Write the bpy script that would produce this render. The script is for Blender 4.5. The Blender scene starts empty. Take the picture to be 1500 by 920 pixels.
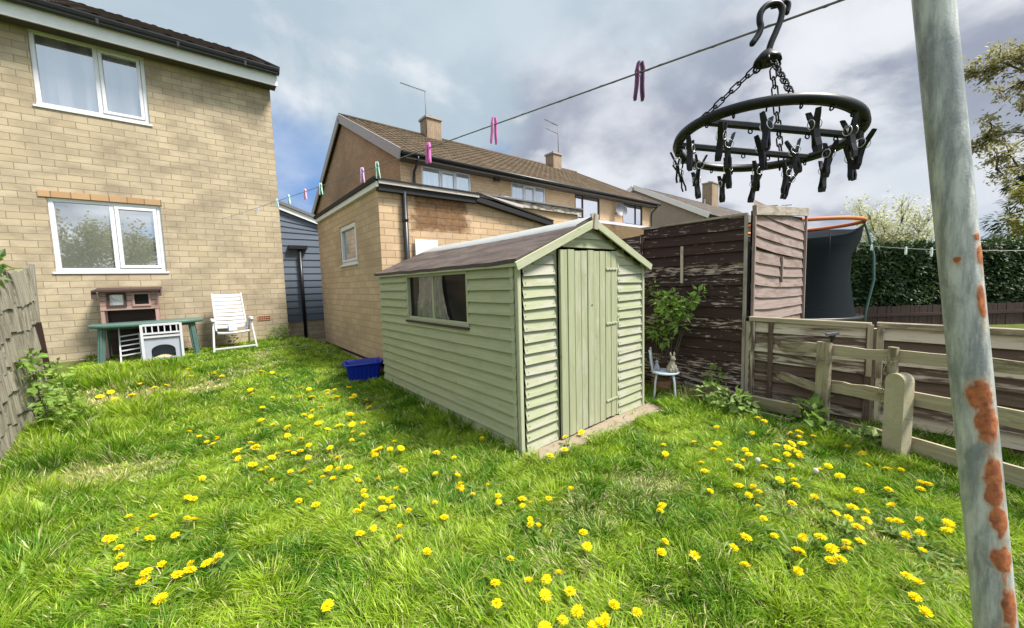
import bpy, bmesh, math, random
import numpy as np
from mathutils import Vector, Matrix, noise as mnoise
random.seed(7)
rng = np.random.default_rng(11)
SC = bpy.context.scene
COL = SC.collection
R = math.radians
def V(*a): return Vector(a)
UP = V(0, 0, 1)

# ------------------------------------------------------------------ scene object helpers
def tag(o, label=None, cat=None, group=None, kind=None):
    if label: o['label'] = label
    if cat: o['category'] = cat
    if group: o['group'] = group
    if kind: o['kind'] = kind
    return o
def thing(name, label, cat, loc=(0, 0, 0), rz=0.0, group=None):
    o = bpy.data.objects.new(name, None); COL.objects.link(o)
    o.location = loc; o.rotation_euler = (0, 0, rz); o.empty_display_size = .1
    return tag(o, label, cat, group)
def dup(root, loc=None, rot=None, scale=None, label=None, group=None):
    r = root.copy(); COL.objects.link(r)
    if loc is not None: r.location = loc
    if rot is not None: r.rotation_euler = rot
    if scale is not None: r.scale = (scale,) * 3
    if label: r['label'] = label
    if group: r['group'] = group
    def kids(a, b):
        for ch in list(a.children):
            c = ch.copy(); COL.objects.link(c); c.parent = b
            kids(ch, c)
    kids(root, r)
    return r

class MB:
    """collects faces with metric UVs and a random value per piece; build() links them as one mesh object"""
    def __init__(s): s.v = []; s.f = []; s.uv = []; s.rn = []; s.mi = []; s.sm = []
    def face(s, pts, uvs=None, rnd=None, mi=0, smooth=False):
        b = len(s.v); s.v += [tuple(p) for p in pts]
        s.f.append(tuple(range(b, b + len(pts))))
        if uvs is None:
            p0 = Vector(pts[0]); e = (Vector(pts[1]) - p0)
            n = e.cross(Vector(pts[-1]) - p0)
            if n.length < 1e-9: n = UP.copy()
            n.normalize()
            if abs(n.z) > .92: a1, a2 = V(1, 0, 0), V(0, 1, 0)
            else:
                a1 = UP.cross(n).normalized()
                a2 = n.cross(a1)
                if abs(n.z) < .3: a2 = UP
            uvs = [(Vector(p).dot(a1), Vector(p).dot(a2)) for p in pts]
        s.uv.append([tuple(u) for u in uvs]); s.rn.append(random.random() if rnd is None else rnd)
        s.mi.append(mi); s.sm.append(smooth)
    def grid(s, P, uv=None, rnd=None, mi=0, smooth=True, closed=False):
        """P: rows x cols of points (shared vertices)"""
        nr, nc = len(P), len(P[0]); b = len(s.v)
        for row in P: s.v += [tuple(p) for p in row]
        rnd = random.random() if rnd is None else rnd
        for i in range(nr - 1):
            for j in range(nc if closed else nc - 1):
                k = (j + 1) % nc
                s.f.append((b + i * nc + j, b + i * nc + k, b + (i + 1) * nc + k, b + (i + 1) * nc + j))
                if uv:
                    q = uv[i][j + 1] if not closed or j + 1 < nc else (uv[i][j][0] + (uv[i][1][0] - uv[i][0][0]), uv[i][j][1])
                    q2 = uv[i + 1][j + 1] if not closed or j + 1 < nc else (uv[i + 1][j][0] + (uv[i][1][0] - uv[i][0][0]), uv[i + 1][j][1])
                    s.uv.append([uv[i][j], q, q2, uv[i + 1][j]])
                else: s.uv.append([(j, i), (j + 1, i), (j + 1, i + 1), (j, i + 1)])
                s.rn.append(rnd); s.mi.append(mi); s.sm.append(smooth)
    def box(s, c, size, rot=None, rnd=None, mi=0, taper=None, chamfer=0.0):
        """box centred at c; rot a 3x3 Matrix; UV u runs along the longest axis; chamfer > 0 cuts the long edges"""
        c = Vector(c); hx, hy, hz = [q / 2 for q in size]
        rnd = random.random() if rnd is None else rnd
        la = max(range(3), key=lambda i: size[i])
        ou, ov = rnd * 37.0, rnd * 91.0
        M = rot if rot is not None else Matrix.Identity(3)
        if chamfer > 0:
            a1, a2 = [i for i in range(3) if i != la]
            A, B, L = size[a1] / 2, size[a2] / 2, size[la] / 2; ch = chamfer
            prof = [(-A + ch, -B), (A - ch, -B), (A, -B + ch), (A, B - ch), (A - ch, B), (-A + ch, B), (-A, B - ch), (-A, -B + ch)]
            def mk(l, p):
                q = [0, 0, 0]; q[la] = l; q[a1] = p[0]; q[a2] = p[1]; return M @ Vector(q) + c
            per = 0
            flip = Vector([1 if i == a1 else 0 for i in range(3)]).cross(Vector([1 if i == a2 else 0 for i in range(3)]))[la] < 0
            for i in range(8):
                p, q = prof[i], prof[(i + 1) % 8]; d = math.hypot(q[0] - p[0], q[1] - p[1])
                pts = [mk(-L, p), mk(-L, q), mk(L, q), mk(L, p)]
                uvs = [(ou - L, ov + per), (ou - L, ov + per + d), (ou + L, ov + per + d), (ou + L, ov + per)]
                if not flip: pts.reverse(); uvs.reverse()
                pts.reverse(); uvs.reverse()
                s.face(pts, uvs, rnd, mi); per += d
            for l in (-L, L):
                pts = [mk(l, p) for p in prof]; uvs = [(ou + p[0], ov + p[1]) for p in prof]
                if (l < 0) != flip: pts.reverse(); uvs.reverse()
                s.face(pts, uvs, rnd, mi)
            return
        P = {}
        for i in (-1, 1):
            for j in (-1, 1):
                for k in (-1, 1):
                    q = Vector((i * hx, j * hy, k * hz))
                    if taper and k > 0: q.x *= taper; q.y *= taper
                    P[(i, j, k)] = q
        F = [((-1,-1,-1),(-1,1,-1),(1,1,-1),(1,-1,-1)), ((-1,-1,1),(1,-1,1),(1,1,1),(-1,1,1)), ((-1,-1,-1),(1,-1,-1),(1,-1,1),(-1,-1,1)),
             ((1,1,-1),(-1,1,-1),(-1,1,1),(1,1,1)), ((-1,1,-1),(-1,-1,-1),(-1,-1,1),(-1,1,1)), ((1,-1,-1),(1,1,-1),(1,1,1),(1,-1,1))]
        NA = [2, 2, 1, 1, 0, 0]
        for fc, na in zip(F, NA):
            axs = [i for i in range(3) if i != na]
            if la in axs: au = la; av = [i for i in axs if i != la][0]
            else: au, av = axs
            s.face([M @ P[k] + c for k in fc], [(P[k][au] + ou, P[k][av] + ov) for k in fc], rnd, mi)
    def bar(s, p0, p1, w, h, up=UP, rnd=None, mi=0, chamfer=0.0):
        """box from p0 to p1, w across, h along `up`"""
        p0, p1 = Vector(p0), Vector(p1); d = p1 - p0; L = d.length; d.normalize()
        u = Vector(up); side = d.cross(u)
        if side.length < 1e-4: side = d.cross(V(1, 0, 0))
        side.normalize(); u2 = side.cross(d)
        s.box((p0 + p1) / 2, (L, w, h), Matrix((d, side * -1, u2)).transposed(), rnd, mi, chamfer=chamfer)
    def tube(s, pts, rad, n=8, rnd=None, mi=0, cap=True, smooth=True):
        pts = [Vector(p) for p in pts]
        if isinstance(rad, (int, float)): rad = [rad] * len(pts)
        rows = []; uvr = []; t0 = None; L = 0
        for i, p in enumerate(pts):
            t = (pts[min(i + 1, len(pts) - 1)] - pts[max(i - 1, 0)])
            if t.length < 1e-9: t = UP.copy()
            t.normalize()
            if t0 is None:
                a = t.cross(UP if abs(t.z) < .9 else V(1, 0, 0)).normalized()
            else:
                a = (a - t * a.dot(t))
                a = a.normalized() if a.length > 1e-6 else t.orthogonal().normalized()
                L += (p - pts[i - 1]).length
            t0 = t; b = t.cross(a)
            rows.append([p + (a * math.cos(2 * math.pi * k / n) + b * math.sin(2 * math.pi * k / n)) * rad[i] for k in range(n)])
            uvr.append([(L, 2 * math.pi * rad[0] * k / n) for k in range(n)])
        rnd = random.random() if rnd is None else rnd
        nr = len(rows); bb = len(s.v)
        for row in rows: s.v += [tuple(q) for q in row]
        for i in range(nr - 1):
            for k in range(n):
                k2 = (k + 1) % n
                s.f.append((bb + i * n + k, bb + i * n + k2, bb + (i + 1) * n + k2, bb + (i + 1) * n + k))
                dv = 2 * math.pi * rad[0] / n
                u0, u1 = uvr[i][k][0], uvr[i + 1][k][0]; v0 = k * dv
                s.uv.append([(u0, v0), (u0, v0 + dv), (u1, v0 + dv), (u1, v0)]); s.rn.append(rnd); s.mi.append(mi); s.sm.append(smooth)
        if cap:
            for i, rev in ((0, True), (nr - 1, False)):
                idx = [bb + i * n + k for k in range(n)]
                if rev: idx.reverse()
                s.f.append(tuple(idx)); s.uv.append([(0, 0)] * n); s.rn.append(rnd); s.mi.append(mi); s.sm.append(False)
    def torus(s, c, a, b, R_, r, n=24, m=8, mi=0):
        """ring in the plane spanned by unit vectors a and b"""
        c, a, b = Vector(c), Vector(a), Vector(b); nrm = a.cross(b).normalized()
        rows = []
        for i in range(n + 1):
            t = 2 * math.pi * i / n; d = a * math.cos(t) + b * math.sin(t)
            rows.append([c + d * (R_ + r * math.cos(2 * math.pi * k / m)) + nrm * r * math.sin(2 * math.pi * k / m) for k in range(m)])
        s.grid(rows, None, None, mi, True, True)
    def ball(s, c, rad, nu=10, nv=7, rnd=None, mi=0):
        c = Vector(c)
        if isinstance(rad, (int, float)): rad = (rad,) * 3
        rows = []
        for i in range(nv + 1):
            ph = math.pi * i / nv
            rows.append([c + V(rad[0] * math.sin(ph) * math.cos(2 * math.pi * k / nu), rad[1] * math.sin(ph) * math.sin(2 * math.pi * k / nu), -rad[2] * math.cos(ph)) for k in range(nu)])
        s.grid(rows, None, rnd, mi, True, True)
    def wall(s, O, ua, u0, u1, z0, z1, holes=(), reveal=.1, inward=None, mi=0, mir=None):
        """skin of a wall from O along unit vector ua, with rectangular holes (u0,u1,z0,z1) that get reveals going inward"""
        O, ua = Vector(O), Vector(ua)
        us = sorted({u0, u1, *[h[0] for h in holes], *[h[1] for h in holes]}); zs = sorted({z0, z1, *[h[2] for h in holes], *[h[3] for h in holes]})
        P = lambda u, z: O + ua * u + UP * z
        out = ua.cross(UP) if inward is None else -Vector(inward)
        flip = ua.cross(UP).dot(out) < 0
        def put(pts, uvs, m):
            if flip: pts = pts[::-1]; uvs = uvs[::-1]
            s.face(pts, uvs, .5, m)
        for i in range(len(us) - 1):
            for j in range(len(zs) - 1):
                a, b, c, d = us[i], us[i + 1], zs[j], zs[j + 1]
                if any(h[0] <= a and b <= h[1] and h[2] <= c and d <= h[3] for h in holes): continue
                put([P(a, c), P(b, c), P(b, d), P(a, d)], [(a, c), (b, c), (b, d), (a, d)], mi)
        I = -out * reveal; mr = mi if mir is None else mir
        for a, b, c, d in holes:
            put([P(a, c), P(b, c), P(b, c) + I, P(a, c) + I][::-1], [(a, c), (b, c), (b, c + reveal), (a, c + reveal)][::-1], mr)
            put([P(a, d), P(b, d), P(b, d) + I, P(a, d) + I], [(a, d), (b, d), (b, d + reveal), (a, d + reveal)], mr)
            put([P(a, c), P(a, d), P(a, d) + I, P(a, c) + I], [(a, c), (a, d), (a + reveal, d), (a + reveal, c)], mr)
            put([P(b, c), P(b, d), P(b, d) + I, P(b, c) + I][::-1], [(b, c), (b, d), (b + reveal, d), (b + reveal, c)][::-1], mr)
    def leaf(s, p, d, n, L, W, rnd=None, mi=0, fold=.25, droop=.15):
        """a pointed leaf of four faces from p along d, face normal about n"""
        p, d, n = Vector(p), Vector(d).normalized(), Vector(n)
        sd = d.cross(n)
        if sd.length < 1e-4: sd = d.orthogonal()
        sd.normalize(); n = sd.cross(d)
        rnd = random.random() if rnd is None else rnd
        b = len(s.v)
        m1 = p + d * L * .5 - n * fold * W * .3; tip = p + d * L - n * L * droop
        s.v += [tuple(q) for q in (p, p + d * L * .38 + sd * W * .5 + n * fold * W * .4, m1, p + d * L * .38 - sd * W * .5 + n * fold * W * .4, tip)]
        for f in ((0, 1, 2), (0, 2, 3), (1, 4, 2), (2, 4, 3)):
            s.f.append(tuple(b + i for i in f)); s.uv.append([(0, 0), (1, 0), (1, 1)]); s.rn.append(rnd); s.mi.append(mi); s.sm.append(False)
    def build(s, name, mats, parent=None):
        me = bpy.data.meshes.new(name); me.from_pydata(s.v, [], s.f)
        if not isinstance(mats, (list, tuple)): mats = [mats]
        for m in mats: me.materials.append(m)
        u1 = me.uv_layers.new(name='UVMap'); u2 = me.uv_layers.new(name='rnd')
        fl = [c for f in s.uv for p in f for c in p]
        u1.data.foreach_set('uv', np.array(fl, np.float32))
        r2 = []
        for f, r in zip(s.f, s.rn): r2 += [r, (r * 7.31) % 1.0] * len(f)
        u2.data.foreach_set('uv', np.array(r2, np.float32))
        me.polygons.foreach_set('material_index', s.mi); me.polygons.foreach_set('use_smooth', s.sm)
        me.update()
        o = bpy.data.objects.new(name, me); COL.objects.link(o)
        if parent is not None: o.parent = parent
        return o

# ------------------------------------------------------------------ material helpers
class NT:
    def __init__(s, name):
        s.m = bpy.data.materials.new(name); s.m.use_nodes = True
        s.nt = s.m.node_tree; s.b = s.nt.nodes['Principled BSDF']; s.out = s.nt.nodes['Material Output']
    def n(s, t, props=None, **inp):
        nd = s.nt.nodes.new(t)
        for k, v in (props or {}).items(): setattr(nd, k, v)
        for k, v in inp.items(): s.set(nd.inputs[k.replace('_', ' ')], v)
        return nd
    def set(s, sock, v):
        if isinstance(v, bpy.types.NodeSocket): s.nt.links.new(v, sock)
        elif isinstance(v, (tuple, list)) and sock.type == 'RGBA' and len(v) == 3: sock.default_value = (*v, 1)
        else: sock.default_value = v
    def uv(s, sx=1, sy=1, name='UVMap', ox=0, oy=0):
        u = s.n('ShaderNodeUVMap', {'uv_map': name})
        mp = s.n('ShaderNodeMapping'); s.nt.links.new(u.outputs[0], mp.inputs[0]); mp.inputs['Scale'].default_value = (sx, sy, 1); mp.inputs['Location'].default_value = (ox, oy, 0)
        return mp.outputs[0]
    def obj(s, sc=(1, 1, 1), src='Object'):
        u = s.n('ShaderNodeTexCoord'); mp = s.n('ShaderNodeMapping'); s.nt.links.new(u.outputs[src], mp.inputs[0]); mp.inputs['Scale'].default_value = sc
        return mp.outputs[0]
    def rnd(s, k=0):
        u = s.n('ShaderNodeUVMap', {'uv_map': 'rnd'}); x = s.n('ShaderNodeSeparateXYZ'); s.nt.links.new(u.outputs[0], x.inputs[0]); return x.outputs[k]
    def noise(s, vec, scale=5, detail=4, rough=.55, dist=0.0):
        return s.n('ShaderNodeTexNoise', None, Vector=vec, Scale=scale, Detail=detail, Roughness=rough, Distortion=dist).outputs['Fac']
    def ramp(s, fac, stops, interp='LINEAR'):
        r = s.n('ShaderNodeValToRGB'); r.color_ramp.interpolation = interp; e = r.color_ramp.elements
        while len(e) < len(stops): e.new(.5)
        for q, (p, c) in zip(e, stops):
            q.position = p; q.color = (c, c, c, 1) if isinstance(c, (int, float)) else (*c, 1)
        s.set(r.inputs[0], fac); return r.outputs[0]
    def mix(s, fac, a, b, mode='MIX'):
        m = s.n('ShaderNodeMix', {'data_type': 'RGBA', 'blend_type': mode}); s.set(m.inputs[0], fac); s.set(m.inputs[6], a); s.set(m.inputs[7], b); return m.outputs[2]
    def math(s, op, a, b=0.0, c=0.0):
        m = s.n('ShaderNodeMath', {'operation': op}); s.set(m.inputs[0], a); s.set(m.inputs[1], b); s.set(m.inputs[2], c); return m.outputs[0]
    def bump(s, h, strength=.3, dist=.01):
        b = s.n('ShaderNodeBump', None, Height=h, Strength=strength, Distance=dist); s.nt.links.new(b.outputs[0], s.b.inputs['Normal'])
    def done(s, col=None, rough=.8, spec=.3, metal=0.0):
        if col is not None: s.set(s.b.inputs['Base Color'], col)
        s.set(s.b.inputs['Roughness'], rough); s.set(s.b.inputs['Specular IOR Level'], spec); s.set(s.b.inputs['Metallic'], metal)
        return s.m
def k(c, f): return tuple(x * f for x in c)

def plain(name, col, rough=.6, spec=.3, var=.12, metal=0.0, nscale=9.0):
    t = NT(name); v = t.noise(t.obj(), nscale, 5, .6)
    return t.done(t.mix(v, k(col, 1 - var), k(col, 1 + var)), rough, spec, metal)

def brick(name, c1, c2, mortar, bw=.29, bh=.112, grime=(.13, .10, .07), gamt=.55, ms=.008, bumps=.5, gscale=.7, seed=0):
    t = NT(name); uv = t.uv(ox=seed * 3.1, oy=0)
    wob = t.noise(uv, 3, 2)
    br = t.n('ShaderNodeTexBrick', {'offset': .5, 'squash': 1.0}, Vector=uv, Color1=(0, 0, 0), Color2=(1, 1, 1), Mortar=(.5, .5, .5), Scale=1.0, Mortar_Size=ms, Mortar_Smooth=.25, Bias=0.0, Brick_Width=bw, Row_Height=bh)
    base = t.mix(br.outputs['Color'], c1, c2)
    fine = t.noise(uv, 55, 4, .7); base = t.mix(t.math('MULTIPLY', fine, .55), base, k(c1, .55))
    big = t.noise(t.uv(1, 1.6, ox=seed), gscale, 6, .62, .3)
    base = t.mix(t.ramp(big, [(.42, 0.0), (.68, gamt)]), base, grime)
    sp = t.noise(uv, 9, 5, .75); base = t.mix(t.ramp(sp, [(.6, 0), (.78, .5)]), base, grime)
    col = t.mix(br.outputs['Fac'], base, mortar)
    h = t.math('SUBTRACT', t.math('MULTIPLY', fine, .35), br.outputs['Fac'])
    t.bump(h, bumps, .008)
    return t.done(col, .9, .15)

def wood(name, c_light, c_dark, worn=None, wamt=.5, wpos=(.52, .6), rough=.75, tone=.25, grain=1.0, along=1.6, dirt=None, wsc=(2.2, 9), rv=.16):
    """painted or bare boards: tone changes per board, streaks along the grain (u), worn patches of another colour"""
    t = NT(name); r = t.rnd(0); r2 = t.rnd(1)
    g = t.noise(t.uv(along, 38), 1.0, 6, .65, .6)
    col = t.mix(t.ramp(g, [(.3, 0), (.72, 1)]), c_dark, c_light)
    col = t.mix(t.math('MULTIPLY', r, tone), col, k(c_dark, .8))
    if worn is not None:
        w = t.noise(t.uv(wsc[0], wsc[1]), 1.5, 7, .68, .4)
        w = t.math('ADD', w, t.math('MULTIPLY', t.math('SUBTRACT', r2, .5), rv))
        col = t.mix(t.ramp(w, [(wpos[0], 0), (wpos[1], wamt)]), col, worn)
    if dirt is not None:
        dd = t.noise(t.uv(1.3, 3), 2.4, 5, .6); col = t.mix(t.ramp(dd, [(.5, 0), (.75, .6)]), col, dirt)
    kn = t.n('ShaderNodeTexVoronoi', None, Vector=t.uv(3.5, 9), Scale=1.0, Randomness=1.0).outputs['Distance']
    col = t.mix(t.ramp(kn, [(.035, .55), (.09, 0)]), col, k(c_dark, .45))
    t.bump(g, .35 * grain, .004)
    return t.done(col, rough, .25)

def leafmat(name, c1, c2, trans=.35, rough=.5, spec=.35):
    t = NT(name); col = t.mix(t.rnd(0), c1, c2)
    bc = t.mix(t.math('MULTIPLY', t.rnd(1), .35), col, k(c2, 1.25))
    t.done(bc, rough, spec)
    tr = t.n('ShaderNodeBsdfTranslucent', None, Color=t.mix(.5, bc, k(c2, 1.5)))
    mx = t.n('ShaderNodeMixShader'); mx.inputs[0].default_value = trans
    t.nt.links.new(t.b.outputs[0], mx.inputs[1]); t.nt.links.new(tr.outputs[0], mx.inputs[2]); t.nt.links.new(mx.outputs[0], t.out.inputs[0])
    return t.m

def glassmat(name, inner, refl=.5, rough=.015, c2=None):
    """a window pane: mirror reflection over what shows of the room (curtains, a pale blind)"""
    t = NT(name)
    if c2 is not None: inner = t.mix(t.ramp(t.noise(t.uv(5.5, .25), 1.2, 3, .5), [(.42, 0), (.6, 1)]), inner, c2)
    t.done(inner, .6, 0)
    gl = t.n('ShaderNodeBsdfGlossy', None, Color=(.93, .95, 1.0), Roughness=rough)
    w = t.n('ShaderNodeBump', None, Height=t.noise(t.obj(), 1.2, 1), Strength=.035, Distance=.1); t.nt.links.new(w.outputs[0], gl.inputs['Normal'])
    mx = t.n('ShaderNodeMixShader'); mx.inputs[0].default_value = refl
    t.nt.links.new(t.b.outputs[0], mx.inputs[1]); t.nt.links.new(gl.outputs[0], mx.inputs[2]); t.nt.links.new(mx.outputs[0], t.out.inputs[0])
    return t.m

M = {}
M['brick_buff'] = brick('buff_brick', (.46, .37, .245), (.58, .475, .33), (.25, .195, .14), gamt=.62, grime=(.17, .135, .10), ms=.006, gscale=1.5)
M['brick_ext'] = brick('tan_brick', (.55, .395, .25), (.66, .49, .32), (.33, .25, .175), bh=.118, bw=.31, gamt=.35, grime=(.2, .14, .09), ms=.006, seed=2)
M['brick_ext_front'] = brick('stained_tan_brick', (.54, .37, .22), (.65, .47, .29), (.3, .22, .15), bh=.118, bw=.31, gamt=.4, grime=(.2, .14, .1), ms=.008, gscale=1.3, seed=4)
def stain_patch(m):
    """a dark, crumbling patch of wall high up beside the drainpipe"""
    nt = m.node_tree; bs = nt.nodes['Principled BSDF']; lk = bs.inputs['Base Color'].links[0].from_socket
    u = nt.nodes.new('ShaderNodeUVMap'); u.uv_map = 'UVMap'; mp = nt.nodes.new('ShaderNodeMapping'); nt.links.new(u.outputs[0], mp.inputs[0]); mp.vector_type = 'POINT'
    mp.inputs['Location'].default_value = (-3.36 / .62, -2.80 / .36, 0); mp.inputs['Scale'].default_value = (1 / .62, 1 / .36, 1)
    ab = nt.nodes.new('ShaderNodeVectorMath'); ab.operation = 'ABSOLUTE'; nt.links.new(mp.outputs[0], ab.inputs[0]); sx_ = nt.nodes.new('ShaderNodeSeparateXYZ'); nt.links.new(ab.outputs[0], sx_.inputs[0])
    mxn = nt.nodes.new('ShaderNodeMath'); mxn.operation = 'MAXIMUM'; nt.links.new(sx_.outputs[0], mxn.inputs[0]); nt.links.new(sx_.outputs[1], mxn.inputs[1])
    ns = nt.nodes.new('ShaderNodeTexNoise'); nt.links.new(u.outputs[0], ns.inputs['Vector']); ns.inputs['Scale'].default_value = 7; ns.inputs['Detail'].default_value = 5
    ad = nt.nodes.new('ShaderNodeMath'); ad.operation = 'MULTIPLY_ADD'; nt.links.new(ns.outputs[0], ad.inputs[0]); ad.inputs[1].default_value = .5; nt.links.new(mxn.outputs[0], ad.inputs[2])
    r = nt.nodes.new('ShaderNodeValToRGB'); r.color_ramp.elements[0].position = 1.0; r.color_ramp.elements[0].color = (.95, .95, .95, 1); r.color_ramp.elements[1].position = 1.0; r.color_ramp.elements[1].color = (0, 0, 0, 1)
    r.color_ramp.elements[0].position = .82; sc = nt.nodes.new('ShaderNodeMath'); sc.operation = 'MULTIPLY'; nt.links.new(ad.outputs[0], sc.inputs[0]); sc.inputs[1].default_value = .82; nt.links.new(sc.outputs[0], r.inputs[0])
    fl = nt.nodes.new('ShaderNodeTexNoise'); nt.links.new(u.outputs[0], fl.inputs['Vector']); fl.inputs['Scale'].default_value = 14; fl.inputs['Detail'].default_value = 4
    r2 = nt.nodes.new('ShaderNodeValToRGB'); r2.color_ramp.elements[0].position = .3; r2.color_ramp.elements[0].color = (.15, .12, .10, 1); r2.color_ramp.elements[1].position = .72; r2.color_ramp.elements[1].color = (.25, .20, .165, 1); nt.links.new(fl.outputs[0], r2.inputs[0])
    m1 = nt.nodes.new('ShaderNodeMix'); m1.data_type = 'RGBA'; m1.blend_type = 'MULTIPLY'; m1.inputs[0].default_value = 1.0; nt.links.new(r2.outputs[0], m1.inputs[6]); nt.links.new(lk, m1.inputs[7])
    sc2 = nt.nodes.new('ShaderNodeMix'); sc2.data_type = 'RGBA'; sc2.blend_type = 'ADD'; sc2.inputs[0].default_value = 1.0; nt.links.new(m1.outputs[2], sc2.inputs[6]); nt.links.new(m1.outputs[2], sc2.inputs[7])
    m2 = nt.nodes.new('ShaderNodeMix'); m2.data_type = 'RGBA'; nt.links.new(r.outputs[0], m2.inputs[0]); nt.links.new(lk, m2.inputs[6]); nt.links.new(sc2.outputs[2], m2.inputs[7]); nt.links.new(m2.outputs[2], bs.inputs['Base Color'])
stain_patch(M['brick_ext_front'])
M['brick_terrace'] = brick('orange_brick', (.60, .41, .245), (.70, .50, .32), (.36, .25, .17), gamt=.2, grime=(.3, .2, .13), ms=.006, seed=5)
M['brick_gable'] = brick('brown_gable_brick', (.43, .27, .17), (.51, .33, .21), (.25, .16, .1), gamt=.6, grime=(.17, .12, .085), ms=.006, gscale=.35, seed=6)
M['brick_chimney'] = brick('sooty_chimney_brick', (.33, .24, .165), (.42, .31, .21), (.2, .16, .12), gamt=.5, grime=(.14, .11, .085), ms=.006, seed=9)
M['lintel'] = brick('orange_lintel_brick', (.46, .28, .15), (.53, .34, .19), (.2, .14, .09), bh=.2, bw=.225, gamt=.3)
M['render_grey'] = plain('grey_render', (.27, .24, .20), .9, .1, .18, nscale=3)
M['upvc'] = plain('white_plastic_frame', (.68, .68, .70), .35, .4, .05)
M['white_board'] = plain('white_painted_board', (.70, .70, .70), .5, .3, .1)
M['grey_board'] = plain('grey_bargeboard', (.36, .32, .32), .6, .3, .15)
M['old_fascia'] = wood('weathered_fascia_wood', (.60, .54, .50), (.36, .31, .28), (.08, .06, .05), .8)
M['black'] = plain('black_plastic', (.012, .012, .014), .38, .45, .2)
M['dryer'] = plain('black_moulded_plastic', (.006, .006, .007), .4, .28, .15)
M['brown_frame'] = plain('dark_brown_frame', (.05, .03, .025), .5, .3, .1)
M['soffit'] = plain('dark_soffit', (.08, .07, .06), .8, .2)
M['pane_house'] = glassmat('window_pane_upper', (.10, .105, .12), .33, c2=(.17, .17, .19))
M['pane_low'] = glassmat('window_pane_lower', (.16, .17, .14), .38)
M['pane_terr'] = glassmat('window_pane_net_curtain', (.42, .45, .48), .4, c2=(.55, .58, .6))
M['pane_dark'] = glassmat('window_pane_dark_room', (.06, .07, .08), .65)
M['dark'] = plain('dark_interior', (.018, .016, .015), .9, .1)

def tilemat(name, c1, c2, moss):
    t = NT(name); uv = t.uv(); r = t.n('ShaderNodeTexBrick', {'offset': .5}, Vector=uv, Color1=(0, 0, 0), Color2=(1, 1, 1), Mortar=(.5, .5, .5), Scale=1.0, Mortar_Size=.004, Brick_Width=.3, Row_Height=.32)
    c = t.mix(r.outputs['Color'], c1, c2); b = t.noise(uv, 1.1, 6, .65)
    c = t.mix(t.ramp(b, [(.42, 0), (.68, .7)]), c, moss); f = t.noise(uv, 60, 3, .7); c = t.mix(t.math('MULTIPLY', f, .5), c, k(c1, .5))
    return t.done(c, .9, .15)
M['tile'] = tilemat('brown_roof_tile', (.105, .075, .048), (.165, .118, .078), (.075, .065, .042))
M['tile_dark'] = tilemat('dark_roof_tile', (.075, .055, .045), (.12, .09, .07), (.05, .042, .033))
M['tile_far'] = tilemat('grey_brown_roof_tile', (.15, .125, .11), (.2, .17, .15), (.1, .09, .075))

M['green_long'] = wood('green_painted_board', (.41, .43, .265), (.30, .318, .185), (.38, .36, .28), .55, (.56, .7), tone=.16, dirt=(.27, .29, .17))
M['green_front'] = wood('worn_green_painted_board', (.375, .395, .25), (.265, .28, .17), (.385, .365, .31), .85, (.44, .60), tone=.22)
M['green_door'] = wood('faded_green_door_board', (.375, .39, .25), (.26, .272, .165), (.41, .39, .32), .6, (.5, .66), tone=.22)
M['green_trim'] = wood('green_painted_trim', (.40, .415, .275), (.30, .315, .20), (.44, .42, .33), .6, (.5, .66), tone=.1)
M['brown_fence'] = wood('peeling_brown_board', (.062, .033, .027), (.030, .017, .014), (.46, .37, .31), .85, (.555, .61), tone=.3, wsc=(4, 26))
M['brown_low'] = wood('flaking_brown_board', (.16, .11, .08), (.07, .047, .036), (.56, .49, .38), .9, (.41, .58), tone=.3, wsc=(2.0, 18), rv=.42)
M['pink_fence'] = wood('weathered_pinkish_board', (.33, .255, .23), (.20, .145, .13), (.12, .075, .065), .6, (.52, .68), tone=.25)
M['pale_wood'] = wood('pale_weathered_timber', (.47, .41, .30), (.29, .24, .16), (.11, .085, .055), .8, (.52, .66), tone=.25)
M['cap_wood'] = wood('grey_weathered_capping', (.44, .385, .32), (.26, .22, .18), (.14, .11, .09), .6, (.52, .66), tone=.2)
M['old_fence'] = wood('silver_grey_shingle_wood', (.45, .42, .34), (.20, .18, .14), (.10, .09, .065), .75, (.5, .64), tone=.4)
M['hutch'] = wood('pink_brown_board', (.44, .28, .24), (.31, .19, .16), tone=.2)
M['hutch_dark'] = wood('dark_brown_board', (.09, .055, .045), (.04, .025, .022), tone=.2)
M['bark'] = wood('tree_bark', (.14, .11, .085), (.06, .045, .035), tone=.1)

t = NT('shed_roof_felt'); uv = t.uv(); a = t.noise(t.uv(1, 2.5), 2.2, 7, .65, .5); f = t.noise(uv, 120, 3, .8)
c = t.mix(t.ramp(a, [(.35, 0), (.68, 1)]), (.055, .042, .036), (.145, .115, .10)); c = t.mix(t.math('MULTIPLY', f, .5), c, (.05, .035, .035))
c = t.mix(t.ramp(t.noise(t.uv(.6, 7), 2.5, 4, .6), [(.58, 0), (.75, .5)]), c, (.23, .20, .19))
t.bump(t.math('ADD', f, t.math('MULTIPLY', a, 2)), .35, .01); M['felt'] = t.done(c, .85, .25)
M['felt_strip'] = plain('grey_ridge_felt', (.30, .31, .305), .75, .3, .2)
M['black_felt'] = plain('black_bitumen_edge', (.016, .015, .015), .7, .3, .3)

t = NT('slate_blue_cladding'); c = t.mix(t.math('MULTIPLY', t.rnd(0), .5), (.10, .125, .165), (.14, .165, .21)); n_ = t.noise(t.uv(1, 30), 2, 4); M['blue_clad'] = t.done(t.mix(t.math('MULTIPLY', n_, .3), c, (.08, .095, .125)), .6, .3)

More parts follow.
